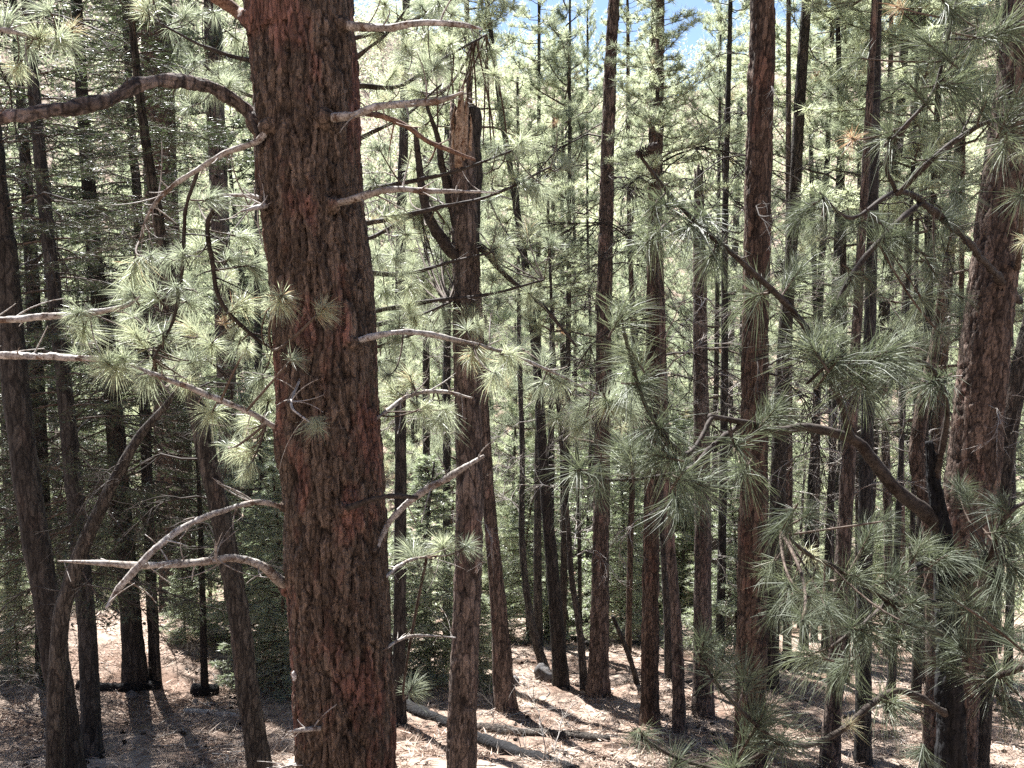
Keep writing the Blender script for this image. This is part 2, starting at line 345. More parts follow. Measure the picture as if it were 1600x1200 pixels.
def needle_ribbons(rng, O, D, L, W, bend):
    side = perp(rng, D)*W[:, None]*0.5; sag = np.zeros_like(D); sag[:, 2] = -1
    m = O+D*(L*0.55)[:, None]+sag*(bend*L*0.10)[:, None]; t = O+D*L[:, None]*0.98+sag*(bend*L*0.35)[:, None]
    V = np.stack([O-side*0.8, O+side*0.8, m-side, m+side, t], 1).reshape(-1, 3); b_ = np.arange(len(O))*5
    T = np.concatenate([np.stack([b_, b_+1, b_+3], 1), np.stack([b_, b_+3, b_+2], 1), np.stack([b_+2, b_+3, b_+4], 1)])
    return V, T
def tuft_dirs(rng, axis, n_, lo=12, hi=105):
    axis = unit(axis); p_ = perp(rng, np.repeat(axis[:, None], n_, 1).reshape(-1, 3)); a = np.repeat(axis[:, None], n_, 1).reshape(-1, 3)
    th = np.radians(lo+(hi-lo)*rng.rand(len(a))**0.8)[:, None]
    return unit(a*np.cos(th)+p_*np.sin(th)), a

def assemble(name, tubes, needles, mats, tint):
    Vt, Qt = tubes; Vn, Tn = needles
    V = np.vstack([Vt, Vn]); at = np.concatenate([np.zeros(len(Vt)), tint])
    mi = np.concatenate([np.zeros(len(Qt)), np.ones(len(Tn))])
    return make_mesh(name, V, Qt, Tn+len(Vt), mats, mi, {'tint': at, 'crack': np.ones(len(V))})

def pine_crown(seed, H=8.0, Rr=2.2, nb=60, ntw=9, nn=26, nlen=0.17, nw=0.012, material='farneedle', low=0.35, top=0.5, fill=1):
    rng = RS(seed); TP = []; TR = []; TO = []; TA = []
    for i in range(nb):
        t = (i+rng.rand())/nb; z0 = H*t*0.97; az = i*2.4+rng.normal()*0.5
        Lb = Rr*((1-t)**0.75*(1-low*math.exp(-t*7))+0.12)*(0.55+0.6*rng.rand())
        a = -0.25+0.75*t+rng.normal()*0.15; b_ = 0.25+rng.normal()*0.15; sw = rng.normal()*0.35
        s = np.linspace(0, 1, 7)
        ang = az+sw*s**1.5; r_ = Lb*s; z = z0+Lb*(a*s+b_*s*s)+rng.normal(size=7)*0.02*Lb
        pts = np.stack([r_*np.cos(ang), r_*np.sin(ang), z], 1); TP.append(pts); TR.append(np.linspace(0.018+0.012*(1-t), 0.006, 7))
        k = max(3, int(ntw*Lb/Rr*1.5+1))
        for j in range(k):
            sj = 0.30+0.7*(j+rng.rand())/k if k > 1 else 0.9
            f = sj*6; i0 = min(5, int(f)); o = pts[i0]+(pts[i0+1]-pts[i0])*(f-i0); tg = pts[i0+1]-pts[i0]; tg /= np.linalg.norm(tg)
            sd = np.cross(tg, [0, 0, 1])*(1 if j % 2 else -1); d = tg*(0.5+sj*0.7)+sd*(0.9-0.5*sj)*(0.5+rng.rand())+np.array([0, 0, 0.15+0.5*rng.rand()])
            d /= np.linalg.norm(d); ln = (0.16+0.45*rng.rand()*(1.15-sj))*max(0.6, Lb/Rr+0.2)
            up = np.array([0, 0, 1.]); q = np.linspace(0, 1, 7)[:, None]
            tw = o+d*ln*q+up*ln*0.30*q**2; TP.append(tw); TR.append(np.linspace(0.007, 0.004, 7))
            ax = tw[6]-tw[5]; TO.append(tw[6]); TA.append(ax)
            if fill and ln > 0.25: TO.append(tw[3]); TA.append(ax)
    TO = np.array(TO); TA = unit(np.array(TA)); m_ = len(TO)
    D, A = tuft_dirs(rng, TA, nn); O = np.repeat(TO[:, None], nn, 1).reshape(-1, 3)-A*(rng.rand(m_*nn, 1)*nlen*0.55)
    L = nlen*(0.75+0.45*rng.rand(m_*nn)); W = nw*(0.7+0.6*rng.rand(m_*nn))
    N = needle_tris(rng, O, D, L, W)
    tt = np.clip(rng.normal(0.5, 0.20, m_), 0, 0.9); tt[rng.rand(m_) < 0.008] = 0.99
    tint = np.repeat(tt, nn*3)
    return assemble('pine_foliage', batch_tubes(np.array(TP), np.array(TR)), N, [M['twig'], M[material]], tint)

def fir_crown(seed, H=9.0, Rr=1.9, nb=150, nside=14, nn=11, nl=0.06, nw=0.016, material='fir', gap=0.0):
    rng = RS(seed); TP = []; TR = []; SP = []; SD = []; SL = []
    for i in range(nb):
        t = (i+rng.rand())/nb
        if rng.rand() < gap: continue
        z0 = H*t; az = i*2.4+rng.normal()*0.4
        Lb = Rr*((1-t)**0.85+0.05)*(0.65+0.5*rng.rand()); s = np.linspace(0, 1, 7); ang = az+rng.normal()*0.2*s
        z = z0+Lb*((-0.10+0.5*t+rng.normal()*0.1)*s-0.22*s**2+0.12*s**4)
        pts = np.stack([Lb*s*np.cos(ang), Lb*s*np.sin(ang), z], 1); TP.append(pts); TR.append(np.linspace(0.014, 0.004, 7))
        ns = max(5, int(nside*Lb/Rr*1.2))
        for j in range(ns):
            sj = 0.18+0.82*(j+0.5*rng.rand())/ns; f = sj*6; i0 = min(5, int(f)); o = pts[i0]+(pts[i0+1]-pts[i0])*(f-i0)
            tg = pts[i0+1]-pts[i0]; tg = tg/np.linalg.norm(tg); sd = np.cross(tg, [0, 0, 1.])
            for sg in (-1, 1):
                d = tg*0.75+sd*sg*(0.8+0.3*rng.rand())+np.array([0, 0, -0.12+0.12*rng.normal()]); d /= np.linalg.norm(d)
                ln = Lb*0.30*(1.05-sj)+0.10+0.08*rng.rand()
                q = np.linspace(0, 1, 7)[:, None]; tw = o+d*ln*q; tw[:, 2] -= 0.12*ln*q[:, 0]**2; TP.append(tw); TR.append(np.linspace(0.004, 0.002, 7))
                SP.append(tw[0]); SD.append(tw[6]-tw[0]); SL.append(ln)
    SP = np.array(SP); SD = np.array(SD); m_ = len(SP)
    q = rng.rand(m_, nn)*0.95+0.08; O = (SP[:, None]+SD[:, None]*q[..., None]).reshape(-1, 3)
    A = np.repeat(unit(SD)[:, None], nn, 1).reshape(-1, 3); S_ = unit(np.cross(A, np.array([0, 0, 1.])+rng.normal(size=A.shape)*0.35))
    sg = np.where(rng.rand(len(A)) < 0.5, -1, 1)[:, None]
    D = unit(A*0.7+S_*sg+rng.normal(size=A.shape)*0.18)
    L = nl*(0.8+0.6*rng.rand(len(A))); W = nw*(0.7+0.6*rng.rand(len(A)))
    N = needle_tris(rng, O, D, L, W); tint = np.repeat(np.clip(rng.normal(0.5, 0.2, m_), 0, 1), nn*3)
    return assemble('fir_foliage', batch_tubes(np.array(TP), np.array(TR)), N, [M['twig'], M[material]], tint)

def bare_branch(seed, L=1.4, r0=0.014, nsub=6, curl=1.0, material='dead'):
    """dead arching branch with side twigs; grows along +X from the origin"""
    rng = RS(seed); s = np.linspace(0, 1, 9)
    a = 0.25+0.5*rng.rand(); b_ = -(0.5+0.5*rng.rand())*curl; sw = rng.normal()*0.25
    main = np.stack([L*(s-0.12*s**3), L*sw*s**2+rng.normal(size=9)*0.012*L, L*(a*s+b_*s**2)+rng.normal(size=9)*0.014*L], 1)
    main[0, :] = 0; TP = [main]; TR = [np.linspace(r0, r0*0.25, 9)]
    def sub(par, rad, depth):
        for j in range(nsub if depth == 0 else 2):
            sj = 0.25+0.7*rng.rand(); i0 = min(7, int(sj*8)); o = par[i0]; tg = unit(par[i0+1]-par[i0])
            d = unit(tg+0.9*unit(rng.normal(size=3))*np.array([1, 1, 0.7])); ln = L*(0.12+0.34*rng.rand())*(0.5 if depth else 1)
            q = s[:, None]; c = unit(np.cross(d, rng.normal(size=3)))
            tw = o+d*ln*q+c*ln*0.45*q**2+np.array([0, 0, -1])*ln*0.3*q**2*rng.rand(); TP.append(tw); TR.append(np.linspace(rad*0.55, rad*0.2, 9))
            if depth == 0: sub(tw, rad*0.6, 1)
    sub(main, r0, 0)
    V, Q = batch_tubes(np.array(TP), np.array(TR), 4)
    return make_mesh('bare_branch', V, Q, mats=[M[material]], attrs={'crack': np.ones(len(V))}, smooth=True)

def tuft_mesh(seed, n_=150, L=0.155, W=0.0022, material='needle', tint=0.5, brush=0.06, hi=105):
    rng = RS(seed); D, A = tuft_dirs(rng, np.array([[1., 0, 0]]), n_, 10, hi)
    lean = unit(np.array([0.0, rng.normal(), rng.normal()]))*0.35; D = unit(D+lean*rng.rand(n_, 1))
    O = -A*rng.rand(n_, 1)*brush; Ln = L*(0.7+0.4*rng.rand(n_)); Wn = W*(0.8+0.4*rng.rand(n_))
    V, T = needle_ribbons(rng, O, D, Ln, Wn, rng.rand(n_)*1.5)
    stem, Qs = batch_tubes(np.stack([np.stack([np.linspace(-brush-0.02, 0.01, 4), np.zeros(4), np.zeros(4)], 1)]), np.array([[0.004, 0.0045, 0.005, 0.002]]), 5)
    t_ = np.repeat(np.clip(tint+rng.normal(size=n_)*0.10, 0, 0.93), 5)
    return assemble('needle_tuft', (stem, Qs), (V, T), [M['twig'], M[material]], t_)

# ---- shared meshes
PINE_HQ = [pine_crown(10+i, 8, 2.1, 50, 8, 60, 0.215, 0.0085, 'needle') for i in range(2)]
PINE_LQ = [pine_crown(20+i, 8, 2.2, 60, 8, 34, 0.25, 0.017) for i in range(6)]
PINE_SHADE = [pine_crown(40+i, 6, 1.9, 46, 8, 24, 0.21, 0.018, 'shadeneedle') for i in range(3)]
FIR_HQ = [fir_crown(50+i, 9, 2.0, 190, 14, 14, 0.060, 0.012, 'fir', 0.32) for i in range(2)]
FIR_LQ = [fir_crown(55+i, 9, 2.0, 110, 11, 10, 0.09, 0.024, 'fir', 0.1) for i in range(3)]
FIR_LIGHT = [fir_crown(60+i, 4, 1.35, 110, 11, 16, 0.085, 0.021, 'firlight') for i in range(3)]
BARE = [bare_branch(70+i, 1.5, 0.012, 8+i % 4) for i in range(7)]
BARE_DARK = [bare_branch(80+i, 1.7, 0.014, 10, 1.3, 'darklimb') for i in range(5)]
TUFT = [tuft_mesh(90+i, [150, 260, 200, 120, 240, 180, 220, 90, 210][i], [0.15, 0.165, 0.14, 0.17, 0.155, 0.13, 0.16, 0.15, 0.12][i], 0.0025, 'needle', [0.3, 0.5, 0.62, 0.4, 0.7, 0.35, 0.55, 0.45, 0.78][i], [0.05, 0.12, 0.04, 0.09, 0.14, 0.06, 0.10, 0.03, 0.08][i], [85, 70, 110, 95, 75, 120, 90, 80, 100][i]) for i in range(9)]
TUFT_SHADE = [tuft_mesh(100+i, [150, 220, 120, 190, 170, 100, 200][i], 0.165, 0.0021, 'shadeneedle', 0.3+0.12*(i % 4), [0.06, 0.13, 0.05, 0.10, 0.16, 0.04, 0.09][i], [80, 70, 105, 90, 65, 115, 95][i]) for i in range(7)]
TUFT_BROWN = tuft_mesh(120, 90, 0.12, 0.002, 'needle', 0.93)

# ------------------------------------------------------------------ trees whose trunks can be followed in the photograph
def tree(label, pts, d=None, material='bark_grey', name='pine_tree', sides=16, step=0.10, crown=None, cb=None, height=None, nbare=8, bare=BARE,
         bark=0.006, cell=(0.05, 0.16), seed=1, group=None, top=None, base_visible=False, jag=0.0, bscale=1.0, flare=0.35, cs=1.0, blo=0.25, cat='tree'):
    """pts: (px, py, width px) from the top down to the lowest seen point"""
    rng = RS(seed)
    if d is None: d = depth_on_ground(pts[-1][0], pts[-1][1])
    W = []; R = []
    for px, py, wd in pts:
        p, t = P(px, py, d); W.append(p); R.append(wd/2/F*t)
    bx, by = W[-1].x, W[-1].y
    if not base_visible:
        dv = W[-1]-W[-2]; k = 0
        if dv.z < -0.01: bx += dv.x/(-dv.z)*max(0, (W[-1].z-gz(bx, by)))*0.6
        gb = gz(bx, by); W.append(Vector((bx, by, gb-0.15))); R.append(R[-1]*1.06)
    gb = gz(bx, by); W[-1] = Vector((W[-1].x, W[-1].y, gb-0.12))
    if height:
        up = (W[0]-W[min(2, len(W)-1)]).normalized(); zt = gb+height
        if zt > W[0].z+0.5:
            h = zt-W[0].z; tp = W[0]+Vector((up.x/max(up.z, .3)*h*0.6, up.y*h*0.3, h))
            mid = (W[0]*0.5+tp*0.5)+Vector((up.x*0.2*h*0.5, 0, 0)); W = [tp, mid]+W; R = [0.02, R[0]*0.62]+R
    origin = Vector((W[-1].x, W[-1].y, gb))
    root = thing(name, label, cat, origin, group)
    me, C, Rr = limb('trunk', W, R, M[material], sides, step, bark, cell, 0.05, seed, flare, origin, jag)
    add('trunk', me, root)
    s_z = C[:, 2]-gb
    for i in range(nbare):
        lim = 0.9 if height is None else 0.55
        tz = blo+(lim-blo)*rng.rand(); hz = tz*(s_z.max()); k = int(np.argmin(np.abs(s_z-hz)))
        az = rng.rand()*2*math.pi
        if rng.rand() < 0.6: az = rng.choice([0, math.pi])+rng.normal()*0.5
        p = C[k]+np.array([math.cos(az), math.sin(az), 0])*Rr[k]*0.7
        o = add('branch', bare[rng.randint(len(bare))], root, Vector(p)-origin, (rng.normal()*0.3, -0.1+rng.normal()*0.35, az), bscale*(0.4+0.7*rng.rand()))
    if crown is not None:
        cbz = cb; k = int(np.argmin(np.abs(s_z-cbz))); c0 = C[k]; ct = C[0]; hh = ct[2]-c0[2]
        dirv = Vector(ct-c0).normalized(); q = Vector((0, 0, 1)).rotation_difference(dirv)
        ch = 8.0 if crown not in PINE_SHADE else 6.0
        if crown in FIR_HQ+FIR_LQ: ch = 9.0
        if crown in FIR_LIGHT: ch = 4.0
        o = add('crown', crown, root, Vector(c0)-origin, (q @ Euler((0, 0, rng.rand()*6.28)).to_quaternion()).to_euler(), (cs, cs, hh/ch*1.01))
    return root, C, Rr

# ---- the big foreground pine
D0 = 4.0
mp = [(463, -60, 160), (469, 0, 158), (480, 150, 158), (488, 300, 158), (505, 450, 156), (512, 600, 151), (521, 750, 152), (528, 900, 152), (536, 1050, 150), (541, 1200, 146), (546, 1330, 150)]
W = []; R = []
for px, py, wd in mp:
    p, t = P(px, py, D0); W.append(p); R.append(wd/2/F*t*0.985)
upv = (W[0]-W[3]).normalized()
W = [W[0]+upv*11+Vector((0.3, 0.3, 0)), W[0]+upv*8, W[0]+upv*4]+W; R = [0.03, 0.13, 0.19]+R
gb = gz(W[-1].x, W[-1].y); W.append(Vector((W[-1].x, W[-1].y, gb-0.1))); R.append(R[-1]*1.12)
MAIN_O = Vector((W[-1].x, W[-1].y, gb))
big = thing('pine_tree', 'massive foreground pine with thick reddish plated bark and short dead branches', 'tree', MAIN_O)
# three stretches so the bark is finest where the camera sees it
cut = 3
lo_pts = W[cut-1:]; lo_R = R[cut-1:]
C0, R0 = catmull(lo_pts, lo_R, 0.0085)
S0 = np.concatenate([[0], np.cumsum(np.linalg.norm(np.diff(C0, axis=0), axis=1))])
def s_at(py):
    p, t = P(500, py, D0); return float(S0[int(np.argmin(np.abs(C0[:, 2]-p.z)))])
TH_CAM = None
T_, N_, B_ = frames(C0)
def th_at(px, py):
    """angle round the trunk of the surface point seen at a pixel"""
    p, t = P(px, py, D0); k = int(np.argmin(np.abs(C0[:, 2]-p.z))); dx = p.x-C0[k, 0]
    dx = max(-0.97, min(0.97, dx/R0[k])); w_ = np.array([dx, -math.sqrt(1-dx*dx), 0]); return math.atan2(w_.dot(B_[k]), w_.dot(N_[k]))
def surf(px, py, inset=0.02):
    p, t = P(px, py, D0); k = int(np.argmin(np.abs(C0[:, 2]-p.z))); dx = max(-0.98, min(0.98, (p.x-C0[k, 0])/R0[k]))
    return Vector((C0[k, 0]+dx*(R0[k]-inset), C0[k, 1]-math.sqrt(1-dx*dx)*(R0[k]-inset), p.z))
kn = [(s_at(690), th_at(452, 690), 0.06, 0.030), (s_at(735), th_at(475, 735), 0.035, -0.035), (s_at(650), th_at(480, 650), 0.03, -0.04), (s_at(215), th_at(432, 215), 0.03, -0.03),
      (s_at(195), th_at(532, 195), 0.03, -0.03), (s_at(328), th_at(438, 328), 0.025, -0.03), (s_at(330), th_at(540, 330), 0.025, -0.03), (s_at(532), th_at(565, 532), 0.022, 0.016),
      (s_at(990), th_at(555, 990), 0.018, -0.02), (s_at(1100), th_at(560, 1100), 0.02, -0.03), (s_at(480), th_at(530, 480), 0.02, -0.02), (s_at(870), th_at(462, 870), 0.05, 0.018), (s_at(100), th_at(545, 100), .05, .014)]
me, _, _ = limb('trunk', lo_pts, lo_R, M['bark_main'], 190, 0.0085, 0.0125, (0.027, 0.120), 0.04, 5, 0.12, MAIN_O, 0, kn)
add('trunk', me, big)
me, _, _ = limb('trunk_top', W[:cut], R[:cut], M['bark_main'], 24, 0.08, 0.006, (0.05, 0.16), 0.03, 6, 0, MAIN_O)
add('trunk', me, big)
o = add('crown', PINE_SHADE[0], big, W[2]-MAIN_O+Vector((0, 0, 0.8)), (0, 0, 1), (1.15, 1.15, 1.2))
rz_p = surf(473, 1037, 0.0)
V = []; rng = RS(5)
me, _, _ = limb('resin_patch', [rz_p+Vector((0.0, -0.012, 0.03)), rz_p+Vector((0, -0.018, 0)), rz_p+Vector((0.008, -0.01, -0.028))], [0.006, 0.015, 0.005], M['resin'], 9, 0.006, 0, rough=0.9, origin=MAIN_O)
add('resin_patch', me, big)

def branch(root, origin, path, material='dead', seed=0, sides=9, name='branch', rough=0.24, label=None, bark=0.0, twigs=0, kmul=1.0, pre=()):
    """path: (px, py, depth, width px); a part of its tree"""
    W = []; R = []
    for px, py, d_, wd in path:
        p, t = P(px, py, d_); W.append(p); R.append(wd/2/F*t*kmul)
    if pre: W = [q for q, _ in pre]+W; R = [w_/2/F*4.0 for _, w_ in pre]+R
    if material == 'dead': R[-1] *= 0.45; twigs += 7
    me, C, Rr = limb(name, W, R, M[material], sides, 0.012 if path[0][2] < 6 else 0.04, bark, (0.015, 0.13), rough, seed, 0, origin)
    b_ = add(name, me, root)
    if label: b_['label'] = label
    rng = RS(seed+7)
    if twigs:
        TP = []; TR = []
        for _ in range(twigs):
            k = rng.randint(len(C)//5, len(C)-1); tg = unit(C[min(k+1, len(C)-1)]-C[k-1]); d_ = unit(tg*0.4+unit(rng.normal(size=3))*np.array([1, .7, 1.])); ln = 0.05+0.22*rng.rand()**2
            q = np.linspace(0, 1, 6)[:, None]; c = unit(np.cross(d_, rng.normal(size=3)))
            TP.append(C[k]+d_*ln*q+c*ln*0.35*q**2); r0 = min(Rr[k]*0.5, 0.0045); TR.append(np.linspace(r0, r0*0.4, 6))
        V, Q = batch_tubes(np.array(TP), np.array(TR), 4)
        add('twig', make_mesh('twig', V-np.array(origin), Q, mats=[M[material]], attrs={'crack': np.ones(len(V))}, smooth=True), b_)['kind'] = 'stuff'
    return b_, C

def tufts(root, origin, brs, spots, meshes, seed=0, scale=1.0, material='twig', spread=0, nspread=0, updir=0.35):
    """brs: list of (branch object, centreline); spots: (px, py, depth, size px radius). A needle tuft on a twig that leaves the nearest branch."""
    rng = RS(seed)
    allp = [(p, i) for i, (b_, C) in enumerate(brs) for p in C[len(C)//6:]]
    A = np.array([p for p, _ in allp]); I = [i for _, i in allp]
    full = list(spots)
    for (px, py, d_, r_) in spots:
        for _ in range(nspread):
            full.append((px+rng.normal()*spread, py+rng.normal()*spread, d_+rng.normal()*0.3, r_*(0.55+0.5*rng.rand())))
    for (px, py, d_, r_) in full:
        p, t = P(px, py, d_); pv = np.array(p); k = int(np.argmin(((A-pv)**2).sum(1))); a = A[k]; b_, _ = brs[I[k]]
        v = pv-a; ln = np.linalg.norm(v)
        out = unit(v) if ln > 0.02 else unit(rng.normal(size=3))
        ax = unit(out+np.array([0, 0, updir])+rng.normal(size=3)*0.35)
        q = np.linspace(0, 1, 8)[:, None]; c1 = pv-ax*ln*0.4
        tw = (1-q)**2*a+2*q*(1-q)*c1+q**2*pv
        if ln > 0.04:
            V, Q = batch_tubes(np.array([tw]), np.array([np.linspace(0.0055, 0.004, 8)*min(1.6, max(0.8, ln*2))]), 5)
            add('twig', make_mesh('twig', V-np.array(origin), Q, mats=[M[material]], attrs={'crack': np.ones(len(V))}, smooth=True), b_)
        sc = r_/F*t/0.145*scale*(0.82+0.3*rng.rand())
        rot = Vector(ax).to_track_quat('X', 'Z').to_euler(); mesh = meshes[rng.randint(len(meshes))]
        if rng.rand() < 0.05: mesh = TUFT_BROWN; sc *= 0.7
        add('needle_tuft', mesh, b_, p-origin, rot, sc)

S = surf
bl = []
def mb(path, **k):
    if 395 < path[0][0] < 600 and k.get('seed') not in (19, 20, 21):
        x0, y0, d0, w0 = path[0]; q = surf(x0, y0, 0.05); q2 = surf(x0, y0, -0.004)
        q3 = q2+(P(path[1][0], path[1][1], path[1][2])[0]-q2)*0.22; k['pre'] = [(q, w0*1.25), (q2, w0*1.15), (q3, w0*1.0)]
        cw = min(w0/2/F*4.0, 0.021); q4 = q2+(q3-q2).normalized()*(cw*1.6+0.006)
        me, _, _ = limb('branch_collar', [q-(q4-q).normalized()*0.03, q2, q4], [cw*3.6, cw*2.3, cw*0.85], M['bark_main'], 22, 0.006, 0.005, (0.016, 0.05), 0.14, k.get('seed', 0)+900, 0, MAIN_O)
        add('branch_collar', me, big); path = path[1:]
    r = branch(big, MAIN_O, path, **k); bl.append(r); return r
yf = D0-0.12
mb([(540, 52, 3.85, 15), (600, 43, 3.8, 12), (660, 37, 3.75, 11), (720, 39, 3.72, 9), (753, 46, 3.7, 7)], seed=1, material='dead', twigs=0)
mb([(524, 200, 3.82, 13), (550, 180, 3.72, 12), (590, 166, 3.65, 11), (640, 161, 3.6, 11), (690, 157, 3.55, 10), (724, 144, 3.5, 8)], seed=2, twigs=3)
mb([(572, 178, 3.68, 7), (600, 182, 3.7, 9), (630, 195, 3.72, 9), (670, 220, 3.75, 8), (710, 238, 3.8, 7), (742, 251, 3.85, 4)], seed=3, material='limb', rough=0.3, twigs=6)
mb([(535, 328, 3.8, 10), (570, 306, 3.75, 10), (610, 296, 3.7, 10), (680, 299, 3.7, 8), (780, 301, 3.7, 4)], seed=4, twigs=3)
r4 = mb([(560, 532, 3.85, 10), (600, 522, 3.85, 9), (640, 519, 3.9, 9), (700, 528, 4.0, 8), (775, 547, 4.2, 6), (850, 575, 4.5, 5), (945, 622, 4.8, 4)], seed=5, twigs=3)
mb([(552, 778, 3.78, 9), (600, 776, 3.6, 8), (652, 777, 3.5, 7)], seed=6, material='darklimb')
r5 = mb([(590, 850, 3.95, 8), (612, 812, 3.95, 9), (655, 772, 3.95, 11), (705, 742, 3.95, 12), (757, 712, 3.95, 10)], seed=7, rough=0.3, twigs=4, label='pale lichen-crusted rising dead branch')
mb([(595, 1003, 4.0, 5), (640, 994, 4.1, 5), (712, 996, 4.2, 4)], seed=8, twigs=2)
r6 = mb([(585, 655, 4.05, 6), (640, 618, 4.15, 7), (690, 612, 4.2, 7), (738, 622, 4.2, 6)], seed=31, twigs=4)
r7 = mb([(590, 900, 4.05, 6), (640, 875, 4.2, 5), (700, 868, 4.3, 4)], seed=32, twigs=2)
mb([(400, 40, 4.0, 22), (370, 18, 3.95, 20), (330, -8, 3.9, 18)], seed=9, material='limb', bark=0.002)
l2 = mb([(412, 200, 4.0, 22), (385, 170, 3.9, 20), (350, 145, 3.8, 19), (310, 130, 3.7, 18), (270, 124, 3.6, 18), (220, 132, 3.5, 18), (160, 160, 3.4, 19), (90, 172, 3.3, 19), (0, 186, 3.2, 20), (-80, 190, 3.15, 16)], seed=10, material='bark_red', rough=0.35, bark=0.004, twigs=10, sides=20)
mb([(388, 172, 3.9, 9), (402, 205, 3.85, 8), (408, 245, 3.85, 6)], seed=11, material='darklimb')
l3 = mb([(438, 213, 3.82, 12), (400, 222, 3.8, 10), (350, 240, 3.8, 9), (310, 265, 3.8, 8), (270, 290, 3.8, 6), (235, 330, 3.8, 5), (215, 385, 3.8, 3)], seed=12, twigs=16)
mb([(436, 328, 3.82, 8), (400, 325, 3.75, 8), (375, 331, 3.7, 5)], seed=13)
mb([(430, 318, 3.9, 7), (385, 306, 3.9, 7), (338, 304, 3.9, 4)], seed=14, twigs=3)
l4 = mb([(350, 310, 3.9, 6), (325, 345, 3.95, 7), (330, 400, 3.95, 7), (345, 470, 4.0, 7), (390, 520, 4.05, 6), (425, 545, 4.05, 4)], seed=33, material='darklimb', twigs=12)
l4b = mb([(310, 265, 3.8, 5), (290, 330, 3.85, 6), (285, 420, 3.9, 6), (270, 500, 3.9, 5), (240, 560, 3.9, 4)], seed=34, material='darklimb', twigs=12)
l5 = mb([(446, 668, 3.9, 9), (380, 640, 3.85, 9), (320, 615, 3.8, 9), (250, 588, 3.75, 8), (195, 566, 3.7, 5)], seed=15, twigs=5, rough=0.25)
l6 = mb([(456, 784, 3.9, 8), (400, 785, 3.8, 8), (340, 800, 3.7, 9), (280, 828, 3.6, 10), (230, 870, 3.5, 11), (185, 920, 3.45, 10), (166, 950, 3.4, 8)], seed=16, twigs=4)
mb([(456, 912, 3.9, 13), (410, 886, 3.8, 13), (370, 873, 3.7, 13), (330, 876, 3.65, 12), (240, 883, 3.55, 11), (160, 880, 3.5, 9), (90, 876, 3.45, 5)], seed=17, twigs=4)
mb([(338, 876, 3.65, 6), (337, 850, 3.64, 5)], seed=18)
mb([(500, 1138, 3.76, 8), (475, 1140, 3.7, 8), (448, 1143, 3.68, 3)], seed=19)
mb([(480, 1190, 3.9, 6), (430, 1202, 3.85, 5)], seed=20)
mb([(470, 590, 3.8, 4), (455, 630, 3.6, 4), (470, 650, 3.5, 3), (497, 668, 3.45, 3)], seed=21, twigs=2)
SP_L = [(440, 462, 3.4, 48), (457, 560, 3.4, 40), (420, 480, 3.8, 44), (240, 455, 3.9, 44), (200, 440, 3.8, 46), (210, 520, 3.85, 44), (260, 400, 4.0, 42), (315, 385, 4.1, 44),
        (360, 400, 4.1, 44), (395, 415, 4.1, 42), (385, 370, 4.2, 40), (300, 450, 4.1, 45), (255, 520, 3.9, 44), (190, 560, 3.65, 52), (165, 565, 3.6, 46), (330, 645, 3.9, 44), (300, 600, 4.0, 40),
        (370, 545, 4.1, 42), (400, 590, 4.1, 42), (420, 620, 4.1, 40), (350, 500, 4.1, 40), (380, 470, 4.1, 40), (230, 590, 4, 38), (400, 650, 4.2, 38), (380, 700, 4.2, 38), (330, 540, 4.2, 40), (280, 560, 4.3, 40)]
tufts(big, MAIN_O, [l3, l4, l4b, l5], SP_L, TUFT, 3, spread=38, nspread=1)
tufts(big, MAIN_O, [bl[-1]], [(497, 668, 3.45, 27), (478, 655, 3.5, 18)], TUFT, 4)
SP_R = [(800, 552, 4.2, 42), (735, 560, 4.1, 46), (770, 590, 4.25, 40), (610, 600, 4.2, 44), (640, 585, 4.2, 40), (682, 660, 4.15, 46), (655, 640, 4.2, 40), (880, 600, 4.6, 40), (950, 632, 4.8, 46), (905, 640, 4.8, 40), (850, 560, 4.6, 38), (985, 640, 4.9, 40)]
tufts(big, MAIN_O, [r4, r6], SP_R, TUFT, 5, spread=25, nspread=1)
tufts(big, MAIN_O, [r7], [(640, 860, 4.3, 44), (690, 850, 4.35, 44), (670, 885, 4.3, 36), (730, 850, 4.4, 34), (645, 1070, 4.5, 40)], TUFT, 6)

# ---- pine just outside the left edge whose limbs reach into the picture
p0, _ = P(-150, 900, 3.9)
LO = Vector((p0.x, p0.y, gz(p0.x, p0.y)))
lp = thing('pine_tree', 'pine outside the left edge reaching two pale horizontal limbs into view', 'tree', LO)
me, C, Rr = limb('trunk', [LO+Vector((0.1, 0, 11)), LO+Vector((0, 0, 5)), LO+Vector((0, 0, -0.1))], [0.03, 0.1, 0.13], M['bark_grey'], 24, 0.05, 0.006, origin=LO, seed=44); add('trunk', me, lp)
add('crown', PINE_SHADE[1], lp, (0, 0, 5.5), (0, 0, 1), (1, 1, 0.95))
la = branch(lp, LO, [(-160, 505, 3.9, 12), (0, 501, 3.8, 11), (60, 496, 3.8, 11), (130, 491, 3.75, 10), (192, 480, 3.7, 7), (220, 462, 3.7, 4)], seed=51, twigs=4)
lb = branch(lp, LO, [(-160, 560, 3.9, 12), (0, 554, 3.8, 10), (60, 556, 3.8, 10), (140, 560, 3.75, 9), (175, 566, 3.7, 5)], seed=52, twigs=5, rough=0.3, bark=0.002, sides=14)
lc = branch(lp, LO, [(-160, 60, 4.2, 10), (-20, 45, 4.3, 8), (60, 60, 4.4, 5), (110, 60, 4.5, 3)], seed=53, twigs=6)
tufts(lp, LO, [la, lb], [(120, 492, 3.7, 46), (130, 520, 3.75, 42), (205, 455, 3.7, 48), (180, 575, 3.65, 48)], TUFT, 8)
